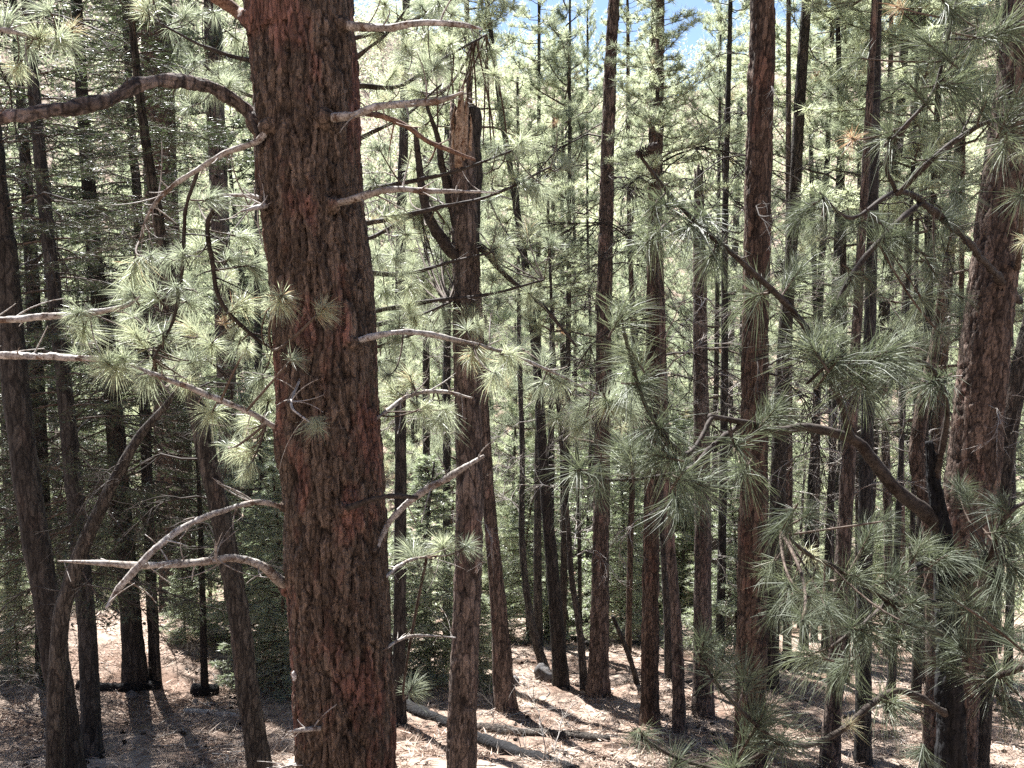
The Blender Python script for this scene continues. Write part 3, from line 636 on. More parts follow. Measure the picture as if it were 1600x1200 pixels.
tufts(lp, LO, [lc], [(95, 60, 4.4, 48), (60, 50, 4.4, 44), (40, 80, 4.4, 44), (10, 30, 4.4, 44), (115, 40, 4.5, 40), (20, 110, 4.4, 40), (75, 15, 4.4, 40)], TUFT, 9)

# ---- right-hand near pine (shaded by crowns above, with more shade put into the needle colour)
p0, _ = P(1482, 1190, 3.6)
RO = Vector((p0.x, p0.y, gz(p0.x, p0.y)))
rp = thing('pine_tree', 'dark near pine at right, blackened trunk amid drooping long-needled branches', 'tree', RO)
W = []; R = []
for px, py, wd in [(1452, 690, 8), (1462, 760, 18), (1470, 830, 26), (1478, 900, 30), (1482, 980, 34), (1485, 1100, 38), (1486, 1200, 40)]:
    p, t = P(px, py, 3.6); W.append(p); R.append(wd/2/F*t)
W.append(RO+Vector((0, 0, -0.1))); R.append(R[-1]*1.2)
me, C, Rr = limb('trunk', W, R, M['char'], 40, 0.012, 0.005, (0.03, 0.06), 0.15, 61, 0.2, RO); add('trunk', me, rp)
rb = []
def rbf(path, **k):
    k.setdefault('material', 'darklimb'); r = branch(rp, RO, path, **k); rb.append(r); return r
b1 = rbf([(1472, 835, 3.6, 20), (1450, 805, 3.6, 22), (1400, 765, 3.6, 22), (1362, 718, 3.6, 20), (1330, 685, 3.6, 17), (1262, 668, 3.55, 13), (1215, 673, 3.5, 12), (1165, 661, 3.4, 10), (1110, 652, 3.3, 9)], seed=62, twigs=8, rough=0.2)
b2 = rbf([(1112, 652, 3.3, 7), (1085, 700, 3.2, 8), (1060, 705, 3.15, 8), (1012, 640, 3.1, 7), (985, 560, 3.05, 6), (970, 490, 3.0, 4)], seed=63)
b2b = rbf([(1160, 661, 3.4, 8), (1110, 700, 3.3, 8), (1070, 735, 3.2, 7), (950, 750, 3.1, 5), (880, 720, 3.05, 3)], seed=64)
b3 = rbf([(1330, 685, 3.6, 12), (1300, 590, 3.5, 12), (1250, 500, 3.4, 11), (1170, 420, 3.3, 9), (1090, 350, 3.2, 8), (1040, 295, 3.15, 7), (995, 235, 3.1, 5)], seed=65, twigs=4)
b4 = rbf([(1462, 750, 3.6, 10), (1480, 640, 3.5, 9), (1450, 572, 3.4, 8), (1380, 560, 3.3, 7), (1310, 560, 3.2, 5), (1260, 600, 3.2, 4)], seed=66)
b6 = rbf([(1400, 305, 3.4, 8), (1450, 255, 3.3, 9), (1500, 215, 3.3, 8), (1545, 190, 3.3, 7), (1600, 180, 3.3, 6)], seed=68, twigs=4)
b6b = rbf([(1380, 230, 3.3, 5), (1420, 190, 3.3, 6), (1460, 140, 3.3, 6), (1480, 60, 3.3, 5), (1500, -20, 3.3, 4)], seed=69, twigs=5)
rbf([(1400, 300, 3.4, 7), (1385, 250, 3.35, 6), (1420, 190, 3.3, 6)], seed=70)
b7 = rbf([(1482, 1000, 3.6, 12), (1420, 960, 3.4, 10), (1330, 900, 3.2, 9), (1270, 870, 3.0, 7), (1220, 830, 2.9, 5)], seed=71, twigs=3)
b8 = rbf([(1485, 1120, 3.6, 12), (1400, 1080, 3.3, 10), (1300, 1150, 3.0, 9), (1220, 1160, 2.8, 8), (1130, 1080, 2.7, 6), (1090, 1020, 2.7, 4)], seed=72, twigs=3)
b9 = rbf([(1220, 1160, 2.8, 7), (1140, 1200, 2.8, 6), (1060, 1185, 2.8, 6), (1000, 1150, 2.8, 4)], seed=73, twigs=3)
b10 = rbf([(1490, 1050, 3.6, 11), (1540, 1060, 3.3, 9), (1600, 1040, 3.0, 8), (1640, 1000, 3, 6)], seed=74)
b11 = rbf([(1485, 920, 3.6, 11), (1540, 880, 3.4, 10), (1570, 810, 3.2, 8), (1610, 780, 3.2, 6)], seed=75)
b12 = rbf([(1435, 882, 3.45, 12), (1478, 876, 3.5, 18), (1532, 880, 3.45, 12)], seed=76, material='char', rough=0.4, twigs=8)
b13 = rbf([(1480, 950, 3.6, 9), (1410, 930, 3.4, 8), (1350, 975, 3.2, 7), (1300, 1010, 3.1, 5)], seed=77, twigs=3)
SP = {
 'a': ([b2, b2b], [(975, 480, 3.0, 62), (985, 545, 3.05, 66), (1000, 600, 3.05, 66), (1035, 670, 3.1, 74), (1020, 710, 3.1, 74), (985, 700, 3.1, 70), (900, 735, 3.05, 66), (935, 770, 3.1, 60), (1065, 740, 3.1, 84), (1100, 760, 3.2, 70), (1060, 790, 3.2, 62)]),
 'b': ([b3], [(1040, 320, 3.1, 72), (1075, 350, 3.15, 78), (1020, 330, 3.1, 60), (1110, 400, 3.2, 70), (1010, 380, 3.2, 60), (1180, 460, 3.4, 66), (1250, 420, 3.4, 56), (1290, 520, 3.4, 60)]),
 'c': ([b4, b1], [(1310, 560, 3.15, 92), (1350, 605, 3.2, 84), (1265, 535, 3.2, 70), (1385, 550, 3.2, 70), (1210, 640, 3.4, 56), (1150, 700, 3.3, 66), (1400, 580, 3.3, 66), (1160, 740, 3.4, 60), (1450, 600, 3.4, 60)]),
 'e': ([b6, b6b], [(1490, 20, 3.3, 62), (1440, 60, 3.3, 56), (1420, 130, 3.3, 60), (1500, 130, 3.3, 70), (1385, 215, 3.3, 60), (1540, 160, 3.2, 72), (1330, 215, 3.3, 55), (1590, 150, 3.2, 66), (1570, 230, 3.3, 60), (1455, 250, 3.3, 60), (1540, 60, 3.3, 55), (1580, 40, 3.3, 60), (1400, 10, 3.3, 50), (1340, 90, 3.4, 46)]),
 'f': ([b7, b13], [(1220, 830, 2.9, 78), (1270, 870, 3.0, 80), (1340, 900, 3.1, 76), (1200, 900, 2.9, 64), (1290, 945, 3.0, 72), (1350, 985, 3.1, 84), (1405, 900, 3.2, 66), (1410, 1000, 3.2, 66), (1430, 940, 3.3, 70), (1440, 850, 3.3, 50), (1210, 960, 2.9, 66), (1360, 830, 3.2, 60), (1250, 1020, 3.1, 66)]),
 'g': ([b8, b9], [(1125, 1050, 2.7, 84), (1190, 1120, 2.75, 100), (1225, 1165, 2.8, 84), (1100, 1000, 2.7, 56), (1005, 1150, 2.8, 58), (1060, 1190, 2.8, 60), (1150, 1200, 2.7, 80), (1160, 1060, 2.8, 78), (1330, 1130, 3.0, 60), (1400, 1100, 3.2, 66), (1440, 1180, 3.3, 60)]),
 'h': ([b10, b11], [(1560, 1050, 3.2, 84), (1590, 1010, 3.0, 70), (1500, 1010, 3.3, 64), (1560, 920, 3.3, 66), (1540, 860, 3.4, 66), (1590, 830, 3.2, 74), (1560, 790, 3.2, 60), (1600, 900, 3.2, 70), (1510, 950, 3.4, 60), (1590, 1120, 3.1, 66), (1500, 760, 3.6, 50)])}
for i, (k, (brs, sp)) in enumerate(SP.items()):
    tufts(rp, RO, brs, sp, TUFT_SHADE, 20+i, spread=34, nspread=1 if k in 'fh' else 0, scale=0.86 if k in 'fgh' else 1.0)
# closed cone at the tip of the rising twig
cp, t = P(1010, 236, 3.1); rng = RS(2); V = []; T = []
for i in range(70):
    f = i/70; a = i*2.4; r_ = 0.016*math.sin(math.pi*(0.12+0.8*f)); z = (f-0.5)*0.09
    ax = Vector((0.85, 0.2, 0.45)).normalized(); u_ = ax.orthogonal().normalized(); v_ = ax.cross(u_)
    c = ax*z+(u_*math.cos(a)+v_*math.sin(a))*r_; o_ = (u_*math.cos(a)+v_*math.sin(a)); sd = ax.cross(o_)
    b0 = len(V); V += [c*0.6-sd*0.006, c*0.6+sd*0.006, c+o_*0.006+ax*0.004-sd*0.005, c+o_*0.006+ax*0.004+sd*0.005, c+o_*0.007+ax*0.010]
    T += [(b0, b0+1, b0+3), (b0, b0+3, b0+2), (b0+2, b0+3, b0+4)]
add('cone', make_mesh('cone', np.array([list(v) for v in V]), None, T, [M['darklimb']], attrs={'crack': np.ones(len(V))}), b3[0], cp-RO)

# ------------------------------------------------------------------ mid-distance trees
HT = []
def T_(*a, **k): r = tree(*a, **k); HT.append(r); return r
# left side
T_('thick pine trunk with orange bark patches standing left of the foreground pine', [(243, -20, 44), (246, 100, 46), (252, 300, 48), (262, 500, 48), (268, 700, 50), (275, 900, 50)], 22, 'bark_red', sides=40, step=0.06, crown=PINE_SHADE[0], cb=14, cs=1.1, height=25, nbare=20, seed=101, bark=0.011, bare=BARE_DARK)
T_('straight pine showing orange bark just left of the foreground pine', [(330, -20, 24), (338, 200, 27), (348, 450, 28), (358, 700, 30), (365, 900, 30)], 23, 'bark_red', sides=24, step=0.08, crown=PINE_SHADE[1], cb=13, cs=0.9, height=22, nbare=16, seed=102, bare=BARE_DARK)
T_('dark leaning trunk rising from the bottom edge just left of the foreground pine', [(290, 560, 20), (318, 690, 28), (348, 820, 30), (372, 950, 31), (387, 1080, 32), (406, 1200, 34)], 7.5, 'bark_grey', name='pine_tree', sides=36, step=0.04, height=8, nbare=8, seed=103, crown=FIR_HQ[0], cb=5.4, cs=0.6, bark=0.006, bare=BARE_DARK)
T_('rough dark trunk near the left edge, thickest of the shaded group', [(-10, 250, 30), (8, 400, 34), (24, 600, 36), (46, 780, 36), (76, 960, 36), (112, 1205, 38)], 8.0, 'bark_dark', sides=36, step=0.04, height=18, crown=PINE_SHADE[2], cb=14, cs=0.6, nbare=16, seed=104, bark=0.008, bare=BARE_DARK)
T_('smooth grey trunk bending right as it rises at the lower left', [(292, 585, 2), (262, 630, 8), (212, 690, 14), (152, 805, 20), (112, 905, 23), (92, 1000, 24), (86, 1205, 26)], 7.4, 'bark_grey', name='leaning_tree', sides=30, step=0.04, bare=BARE_DARK, bscale=0.6, nbare=7, seed=105, bark=0.003, blo=0.4)
T_('slim dark fir trunk in the shaded group, second from the left edge', [(40, -20, 14), (58, 200, 17), (84, 450, 20), (105, 650, 23), (124, 850, 25), (137, 1000, 26), (144, 1182, 28)], None, 'bark_dark', name='fir_tree', base_visible=True, sides=28, step=0.06, height=13, crown=FIR_HQ[0], cb=2.2, nbare=16, seed=106, bark=0.006, bare=BARE_DARK, cs=0.9)
T_('dark fir with red lower trunk casting a long shadow on the litter', [(118, -20, 14), (132, 200, 18), (150, 420, 22), (174, 600, 25), (190, 800, 28), (204, 960, 30), (213, 1072, 34)], None, 'bark_dark', name='fir_tree', base_visible=True, sides=28, step=0.06, height=15, crown=FIR_HQ[1], cb=1.9, nbare=16, seed=107, bark=0.008, bare=BARE_DARK)
# centre
T_('dark slender trunk close beside the right edge of the foreground pine', [(632, 150, 13), (628, 300, 15), (625, 500, 16), (626, 750, 18), (624, 1010, 19)], 12.5, 'bark_dark', sides=16, step=0.1, height=20, crown=PINE_SHADE[2], cb=14, nbare=20, seed=108, bare=BARE, cs=0.9)
SN, SNC, SNR = T_('broken pine snag with pale splintered top, right of the foreground pine', [(718, 175, 22), (722, 240, 36), (727, 400, 38), (730, 600, 38), (733, 800, 39), (727, 1000, 40), (720, 1200, 42)], 7.6, 'bark_red', name='broken_tree', sides=44, step=0.035, nbare=14, seed=109, bark=0.015, jag=0.12, bscale=0.35, bare=BARE, flare=0.2)
SNO = SN.location.copy()
for q_, pth in enumerate([[(716, 262, 7.48, 14), (716, 215, 7.47, 17), (720, 170, 7.48, 12), (721, 138, 7.5, 1)], [(724, 250, 7.5, 10), (727, 200, 7.5, 9), (729, 160, 7.5, 4), (728, 150, 7.5, 1)], [(709, 235, 7.5, 7), (708, 190, 7.5, 5), (711, 164, 7.5, 1)], [(719, 200, 7.46, 5), (722, 160, 7.47, 5), (725, 122, 7.5, 1)], [(735, 235, 7.52, 6), (736, 195, 7.52, 4), (735, 178, 7.52, 1)], [(713, 210, 7.44, 4), (716, 170, 7.46, 4), (718, 128, 7.5, 1)]]):
    branch(SN, SNO, pth, material='splinter', seed=3+q_, name='splintered_wood', rough=0.45, sides=9)
branch(SN, SNO, [(735, 420, 7.7, 24), (737, 300, 7.7, 25), (738, 200, 7.7, 24), (739, 168, 7.7, 18)], material='bark_grey', seed=4, name='fork', rough=0.2, sides=24, bark=0.005)
branch(SN, SNO, [(735, 440, 7.65, 20), (722, 410, 7.55, 18), (695, 380, 7.5, 17), (668, 328, 7.45, 15), (656, 262, 7.45, 11), (650, 200, 7.4, 6)], material='darklimb', seed=5, sides=16, twigs=14)
branch(SN, SNO, [(730, 400, 7.6, 16), (712, 345, 7.6, 14), (694, 275, 7.6, 12), (685, 220, 7.6, 9), (665, 160, 7.6, 5)], material='darklimb', seed=6, sides=16, twigs=14)
branch(SN, SNO, [(745, 380, 7.6, 9), (790, 430, 7.6, 8), (850, 480, 7.6, 6), (900, 540, 7.6, 4)], material='darklimb', seed=7, sides=10, twigs=14)
T_('tapering brown trunk rooted on the lit slope right of the broken snag', [(752, 560, 12), (756, 650, 16), (765, 800, 20), (779, 950, 25), (790, 1111, 34)], None, 'bark_red', base_visible=True, sides=24, step=0.06, nbare=10, height=15, crown=PINE_LQ[4], cb=8.5, seed=110, cs=0.6, bscale=0.6)
T_('thin black leaning trunk crossing the pale foliage at the centre', [(780, 150, 8), (803, 300, 10), (826, 450, 12), (841, 600, 13), (851, 750, 16), (864, 900, 20), (878, 1072, 24)], None, 'bark_dark', base_visible=True, sides=16, step=0.08, nbare=14, seed=111, height=17, crown=PINE_LQ[5], cb=12, cs=0.6)
T_('thin curved stem beside the grey boulder', [(812, 560, 7), (816, 700, 8), (816, 850, 10), (830, 970, 12), (853, 1043, 14)], None, 'bark_grey', base_visible=True, sides=12, step=0.08, nbare=8, seed=112, height=12, crown=PINE_LQ[3], cb=8, cs=0.6)
T_('pine with dark upper and brown lower trunk, left of the centre pair', [(960, -20, 15), (953, 120, 18), (948, 300, 20), (944, 500, 22), (941, 700, 23), (938, 900, 25), (934, 1086, 33)], None, 'bark_red', base_visible=True, sides=28, step=0.05, nbare=34, seed=113, height=18, crown=PINE_SHADE[0], cb=12.5, cs=0.75, bare=BARE_DARK, bark=0.014, bscale=1.15)
T_('tall straight pine with black upper trunk, right of the centre pair', [(1028, -20, 18), (1025, 200, 20), (1021, 500, 22), (1018, 800, 23), (1015, 1136, 27)], None, 'bark_red', base_visible=True, sides=28, step=0.05, nbare=34, seed=114, height=18, crown=PINE_SHADE[1], cb=12, cs=0.75, bare=BARE_DARK, bark=0.014, bscale=1.15)
T_('slender brown trunk close beside the tall centre pine on its right', [(1035, 500, 9), (1040, 700, 12), (1047, 850, 15), (1058, 1000, 17), (1062, 1148, 20)], None, 'bark_red', base_visible=True, sides=16, step=0.08, nbare=10, seed=115, height=11, crown=PINE_LQ[4], cb=8, cs=0.5)
T_('snapped reddish pine trunk with jagged top at mid height', [(1092, 285, 13), (1093, 420, 20), (1095, 600, 22), (1098, 800, 25), (1098, 960, 27), (1099, 1120, 32)], None, 'bark_red', name='broken_tree', base_visible=True, sides=28, step=0.05, nbare=14, seed=116, jag=0.3, bark=0.008, bscale=0.6)
T_('stout brown pine behind the near needles, right of the snapped trunk', [(1192, -20, 35), (1187, 200, 37), (1181, 500, 38), (1177, 800, 42), (1174, 1000, 44), (1172, 1150, 46)], 9.2, 'bark_red', sides=48, step=0.04, nbare=20, seed=117, height=17, crown=PINE_SHADE[2], cb=10.5, bark=0.015, bare=BARE_DARK, bscale=0.8)
T_('curving dark pine trunk just right of the stout brown pine', [(1262, -20, 14), (1250, 150, 16), (1242, 300, 18), (1234, 420, 18), (1222, 600, 21), (1212, 850, 23), (1205, 1000, 24)], 14.5, 'bark_grey', sides=22, step=0.07, nbare=22, seed=118, height=17, crown=PINE_LQ[0], cb=12, bare=BARE_DARK, bscale=0.9)
T_('thin dark stem left of the stout brown pine', [(1157, 150, 8), (1150, 350, 10), (1142, 520, 11), (1132, 780, 14), (1118, 972, 17)], None, 'bark_grey', base_visible=True, sides=12, step=0.1, nbare=18, seed=119, height=15, crown=PINE_LQ[5], cb=12, cs=0.7)
T_('straight slim dark pine in front of the right-hand foliage', [(1372, -20, 12), (1367, 200, 14), (1362, 400, 16), (1357, 600, 18), (1352, 800, 20), (1348, 1205, 24)], 10.0, 'bark_dark', sides=24, step=0.06, nbare=22, seed=120, height=16, crown=PINE_SHADE[0], cb=10.5, bare=BARE_DARK, bscale=0.7)
T_('slim trunk leaning right beside the straight dark pine', [(1418, -20, 12), (1405, 200, 14), (1385, 450, 16), (1366, 650, 17), (1355, 850, 18)], 16, 'bark_grey', sides=16, step=0.1, nbare=16, seed=121, height=18, crown=PINE_LQ[1], cb=13, bare=BARE_DARK)
T_('crooked reddish trunk bowing left of the big right-hand pine', [(1478, 420, 12), (1462, 540, 15), (1440, 640, 19), (1432, 720, 22), (1448, 800, 18), (1455, 900, 20)], 10, 'bark_red', sides=22, step=0.05, nbare=10, seed=122, bark=0.006, bscale=0.6)
T_('brown trunk standing behind the crooked one near the right-hand pine', [(1478, 500, 13), (1470, 600, 16), (1462, 720, 18), (1452, 900, 20)], 15, 'bark_red', sides=14, step=0.1, nbare=6, seed=123, height=15, crown=PINE_LQ[2], cb=11)
T_('big reddish pine leaning right at the right-hand edge', [(1606, 0, 58), (1596, 100, 60), (1575, 250, 64), (1552, 430, 67), (1528, 650, 70), (1510, 850, 72), (1496, 1000, 72), (1482, 1180, 72)], 7.4, 'bark_red', sides=80, step=0.018, nbare=12, seed=124, height=15, crown=PINE_SHADE[1], cb=9, bark=0.013, cell=(0.035, 0.13), bscale=0.5)
BRT = HT[-1][0]; BRO = BRT.location.copy()
b5 = branch(BRT, BRO, [(1590, 470, 7.5, 13), (1562, 436, 7.15, 12), (1535, 405, 6.7, 11), (1500, 365, 6.2, 10), (1440, 315, 5.7, 9), (1400, 300, 5.4, 8), (1330, 340, 5.2, 5), (1280, 300, 5.1, 3)], seed=67, material='darklimb', rough=0.4, twigs=14)
b5b = branch(BRT, BRO, [(1440, 315, 5.7, 8), (1400, 350, 5.5, 9), (1330, 430, 5.3, 8), (1300, 500, 5.2, 6)], seed=68, material='darklimb', twigs=10)
b14 = branch(BRT, BRO, [(1590, 420, 7.2, 9), (1600, 300, 6.2, 8), (1620, 200, 5.5, 5)], seed=78, material='twig', twigs=6)
tufts(BRT, BRO, [b5, b5b], [(1340, 350, 5.3, 52), (1285, 310, 5.1, 52), (1450, 400, 5.5, 52), (1360, 440, 5.4, 52), (1500, 300, 5.5, 56), (1440, 470, 5.5, 54), (1470, 520, 5.5, 50), (1400, 370, 5.4, 52), (1240, 350, 5.2, 46), (1300, 480, 5.2, 46)], TUFT_SHADE, 41, spread=30, nspread=1)
tufts(BRT, BRO, [b14], [(1595, 310, 5.6, 50), (1600, 240, 5.6, 50), (1600, 380, 5.8, 44)], TUFT_SHADE, 42)
T_('dark leaning trunk cut by the right-hand edge of the view', [(1625, 440, 22), (1598, 560, 26), (1570, 700, 28), (1555, 850, 28)], 9.0, 'bark_grey', sides=28, step=0.05, nbare=14, seed=125, height=12, bark=0.008, bscale=0.5)
T_('brown trunk behind the low near branches at the lower right', [(1338, 520, 14), (1330, 650, 20), (1318, 850, 22), (1308, 1020, 23), (1295, 1197, 28)], None, 'bark_red', base_visible=True, sides=22, step=0.06, nbare=8, seed=126, height=12, crown=PINE_LQ[3], cb=9, cs=0.6)
T_('short thin brown stem left of the centre pair, leaning', [(886, 800, 7), (893, 900, 9), (905, 980, 10), (914, 1080, 13)], None, 'bark_grey', base_visible=True, sides=10, step=0.08, nbare=5, seed=127, height=9, crown=PINE_LQ[4], cb=6.5, cs=0.4)
T_('thin dead pole slanting down between the centre pair', [(957, 962, 5), (975, 1005, 7), (988, 1040, 8), (998, 1070, 10)], None, 'bark_grey', name='dead_pole', base_visible=True, sides=10, step=0.08, nbare=0, seed=128, flare=0)
T_('narrow trunk in the gap right of the tall centre pine', [(1030, 700, 8), (1036, 850, 10), (1042, 960, 11), (1046, 1065, 13)], None, 'bark_grey', base_visible=True, sides=10, step=0.08, nbare=5, seed=129, height=12, crown=PINE_LQ[5], cb=9, cs=0.4)
T_('dark twin trunk seen beyond the boulder, left one', [(861, 700, 10), (860, 850, 12), (858, 1000, 15)], None, 'bark_dark', base_visible=True, sides=12, step=0.1, nbare=6, seed=130, height=16, crown=PINE_LQ[0], cb=12, cs=0.5)
T_('dark twin trunk seen beyond the boulder, right one', [(880, 720, 10), (881, 860, 11), (882, 998, 13)], None, 'bark_dark', base_visible=True, sides=12, step=0.1, nbare=6, seed=131, height=15, crown=PINE_LQ[1], cb=11, cs=0.5)
T_('thin trunk standing straight behind the curved stem near the boulder', [(841, 500, 9), (841, 700, 11), (840, 850, 12), (841, 1010, 15)], None, 'bark_grey', base_visible=True, sides=12, step=0.1, nbare=10, seed=132, height=17, crown=PINE_LQ[2], cb=13, cs=0.5)
T_('small dark trunk on the bright ground at the lower right', [(1402, 850, 9), (1397, 950, 11), (1391, 1117, 14)], None, 'bark_dark', base_visible=True, sides=12, step=0.1, nbare=6, seed=133, height=13, crown=PINE_LQ[3], cb=8)
T_('dark trunk behind the splintered snag on its left side', [(703, 150, 9), (700, 300, 10), (699, 500, 11), (698, 700, 12)], 17, 'bark_dark', sides=12, step=0.12, nbare=14, seed=134, height=17, crown=PINE_LQ[4], cb=13, cs=0.6)
T_('slim trunk with twiggy crown just left of the slim leaning one at right', [(1290, 300, 9), (1282, 450, 10), (1275, 650, 12), (1265, 820, 13)], 19, 'bark_dark', sides=12, step=0.12, nbare=12, seed=135, height=18, crown=PINE_LQ[5], cb=12)
T_('dark trunk behind the shaded group between the two dark firs', [(205, 200, 12), (215, 320, 14), (225, 600, 16), (232, 800, 16)], 14, 'bark_dark', name='fir_tree', sides=14, step=0.1, nbare=8, seed=136, height=16, crown=FIR_HQ[1], cb=2.6, bare=BARE_DARK)
SL_L = ['left of the centre pair', 'between the centre pair', 'just right of the snapped trunk', 'left of the stout brown pine', 'behind the stout brown pine', 'right of the curving dark pine', 'left of the straight dark pine', 'behind the straight dark pine', 'right of the slim leaning trunk', 'behind the crooked reddish trunk', 'touching the big right-hand pine on its left', 'in the gap past the big right-hand pine']
SL_X = [905, 985, 1128, 1140, 1232, 1300, 1322, 1388, 1425, 1452, 1500, 1580, 668, 765, 800, 918, 1165, 1275, 1340, 1410]
SL_D = [21, 19, 17.5, 22, 16, 19.5, 15, 18, 20, 17, 14, 15, 18, 20, 22, 24, 19, 23, 20.5, 23.5]
for i, (px, d_) in enumerate(zip(SL_X, SL_D)):
    if i in (13, 14): continue
    sl_ = ['thin grey', 'slender brown', 'dark narrow'][i % 3]; wh = SL_L[i] if i < 12 else ['close behind the broken snag', 'just right of the broken snag', 'behind the thin black leaning trunk', 'deep in the wood just left of the centre pair', 'behind the stout pine, deeper in the wood', 'deep behind the curving dark pine', 'deep behind the straight dark pine', 'deep behind the crooked reddish trunk'][i-12]
    w_ = (0.10+0.07*((i*7) % 5)/4)*F/d_; ln_ = ((i*37) % 11-5)*4.0
    T_('%s stem %s' % (sl_, wh), [(px+ln_, 60, w_*0.55), (px+ln_*0.4, 350, w_*0.75), (px+((i*13) % 7-3)*2, 600, w_*0.9), (px, 850, w_)], d_, ['bark_grey', 'bark_red', 'bark_dark'][i % 3], sides=12, step=0.12, nbare=22, seed=600+i, height=15+(i % 4), crown=PINE_LQ[i % 6], cb=13.2, cs=0.38, bare=BARE_DARK if i % 2 else BARE, bscale=1.0, bark=0.006, blo=0.15)
# firs deeper in the shaded left side
for i, (px, py, d_, lab) in enumerate([(20, 930, 19, 'dense dark fir filling the far left edge behind the shaded trunks'), (320, 1085, None, 'slim dark fir sapling trunk beside the stump at lower left'), (100, 930, 23, 'dark fir behind the second trunk from the left edge'),
                                       (420, 930, 21, 'dark fir partly hidden behind the foreground pine on its left'), (300, 880, 28, 'tall fir behind the orange-patched pine'), (70, 1000, 13.5, 'black-green fir crowding the two slim trunks at left'), (-40, 980, 12, 'dark fir cut by the left edge of the view')]):
    if d_ is None: d_ = depth_on_ground(px, py)
    p, t = P(px, py, d_); x, y = p.x, p.y; gb = gz(x, y); s_ = 1.0 if i != 1 else 0.42
    if i > 5: s_ = 1.05+0.1*(i % 3)
    root = thing('fir_tree', lab, 'tree', (x, y, gb), rotz=i*1.3, scale=s_)
    me, C, Rr = limb('trunk', [Vector((0, 0, 13)), Vector((0.1, 0, 7)), Vector((0, 0, -0.2))], [0.02, 0.10, 0.16], M['bark_dark'], 12, 0.2, 0.005, seed=i+300); add('trunk', me, root)
    add('crown', (FIR_HQ+FIR_LQ)[i % 5], root, (0, 0, 2.3 if i != 1 else 3.4), (0, 0, i), (1.15, 1.15, 1.2))
# live pines whose green branches fill the upper middle
for i, (px, d_, cbz, hh, sc, lab) in enumerate([(880, 19, 5, 15, 1.1, 'pale green pine left of the centre pair of trunks'),
        (1300, 18, 5.5, 16, 1.2, 'pale green pine behind the curving dark trunk at right'), (1120, 21, 5, 16, 1.1, 'green pine behind the snapped reddish trunk'), (1450, 14, 5, 15, 1.1, 'green pine standing behind the crooked reddish trunk'), (700, 22, 3, 14, 1.0, 'low-branched green pine seen past the snag base')]):
    p, t = P(px, 700, d_); x, y = p.x, p.y; gb = gz(x, y)
    root = thing('pine_tree', lab, 'tree', (x, y, gb), rotz=i)
    me, C, Rr = limb('trunk', [Vector((0.1, 0.1, hh)), Vector((0.1, 0, hh*0.5)), Vector((0, 0, -0.2))], [0.02, 0.06, 0.09], M['bark_grey'], 14, 0.15, 0.004, seed=i+320); add('trunk', me, root)
    add('crown', PINE_HQ[i % 2], root, (0, 0, cbz), (0, 0, i*2), (sc, sc, (hh-cbz)/8))

# pine right behind the foreground trunk: its limbs show on both sides
pp, _ = P(487, 700, 6.6); PO = Vector((pp.x, pp.y, gz(pp.x, pp.y)))
pm = thing('pine_tree', 'sunlit pompom-tufted pine standing right behind the foreground trunk', 'tree', PO)
me, C, Rr = limb('trunk', [PO+Vector((0.0, 0.1, 9.0)), PO+Vector((0, 0, 5)), PO+Vector((0, 0, -0.2))], [0.015, 0.06, 0.10], M['bark_grey'], 20, 0.06, 0.004, seed=333); add('trunk', me, pm)
pm.children[0].data.transform(Matrix.Translation(-PO))
rg = RS(12); pmb = []; spots = []
for i, (y0, y1, xe) in enumerate([(110, 10, 640), (150, 60, 760), (230, 130, 690), (300, 240, 800), (380, 330, 680), (430, 400, 770), (520, 470, 700), (60, -20, 720), (560, 520, 660), (120, 30, 250), (80, -10, 330), (170, 90, 300), (480, 430, 850), (350, 260, 860)]):
    x0 = 490; n_s = 14; dd = 6.6; de = 6.1+1.4*rg.rand(); pth = []
    for j in range(5):
        f = j/4; pth.append((x0+(xe-x0)*f, y0+(y1-y0)*f*f+rg.normal()*6, dd+(de-dd)*f, 7*(1-f)+3))
    pmb.append(branch(pm, PO, pth, material='darklimb', seed=700+i, twigs=8, sides=8))
    for j in range(n_s):
        f = 0.35+0.72*(j+rg.rand())/n_s; px_ = x0+(xe-x0)*f+rg.normal()*16; py_ = y0+(y1-y0)*f*f+rg.normal()*34
        if 375 < px_ < 575: continue
        dz_ = dd+(de-dd)*f+rg.normal()*0.25
        if 640 < px_ < 770 and 110 < py_ < 480: dz_ = 8.6
        spots.append((px_, py_, dz_, 27+10*rg.rand()))
tufts(pm, PO, pmb, spots, TUFT, 55, updir=0.6)

# ------------------------------------------------------------------ background forest, every tree a thing of its own
def bg_trunk(seed, H, r0, nb):
    rng = RS(seed); me, C, Rr = limb('trunk', [Vector((rng.normal()*0.3, rng.normal()*0.3, H)), Vector((rng.normal()*0.12, rng.normal()*0.12, H*0.5)), Vector((0, 0, -0.3))], [0.02, r0*0.7, r0], M[['bark_grey', 'bark_dark', 'bark_red'][seed % 3]], 8, 0.5, 0.0, seed=seed)
    return me
POLE = [(bg_trunk(400+i, 15, 0.13, 0), PINE_LQ[i], 6.5, 8.6/8) for i in range(6)]
YOUNG = [(bg_trunk(410+i, 9, 0.09, 0), PINE_LQ[(i*2+1) % 6], 0.9, 8.2/8) for i in range(6)]
FIRT = [(bg_trunk(420+i, 10, 0.10, 0), FIR_LQ[i], 0.8, 9.3/9) for i in range(3)]
FIRL = [(bg_trunk(430+i, 4.3, 0.04, 0), FIR_LIGHT[i], 0.25, 4.1/4) for i in range(3)]
BG = []
NEAR = []
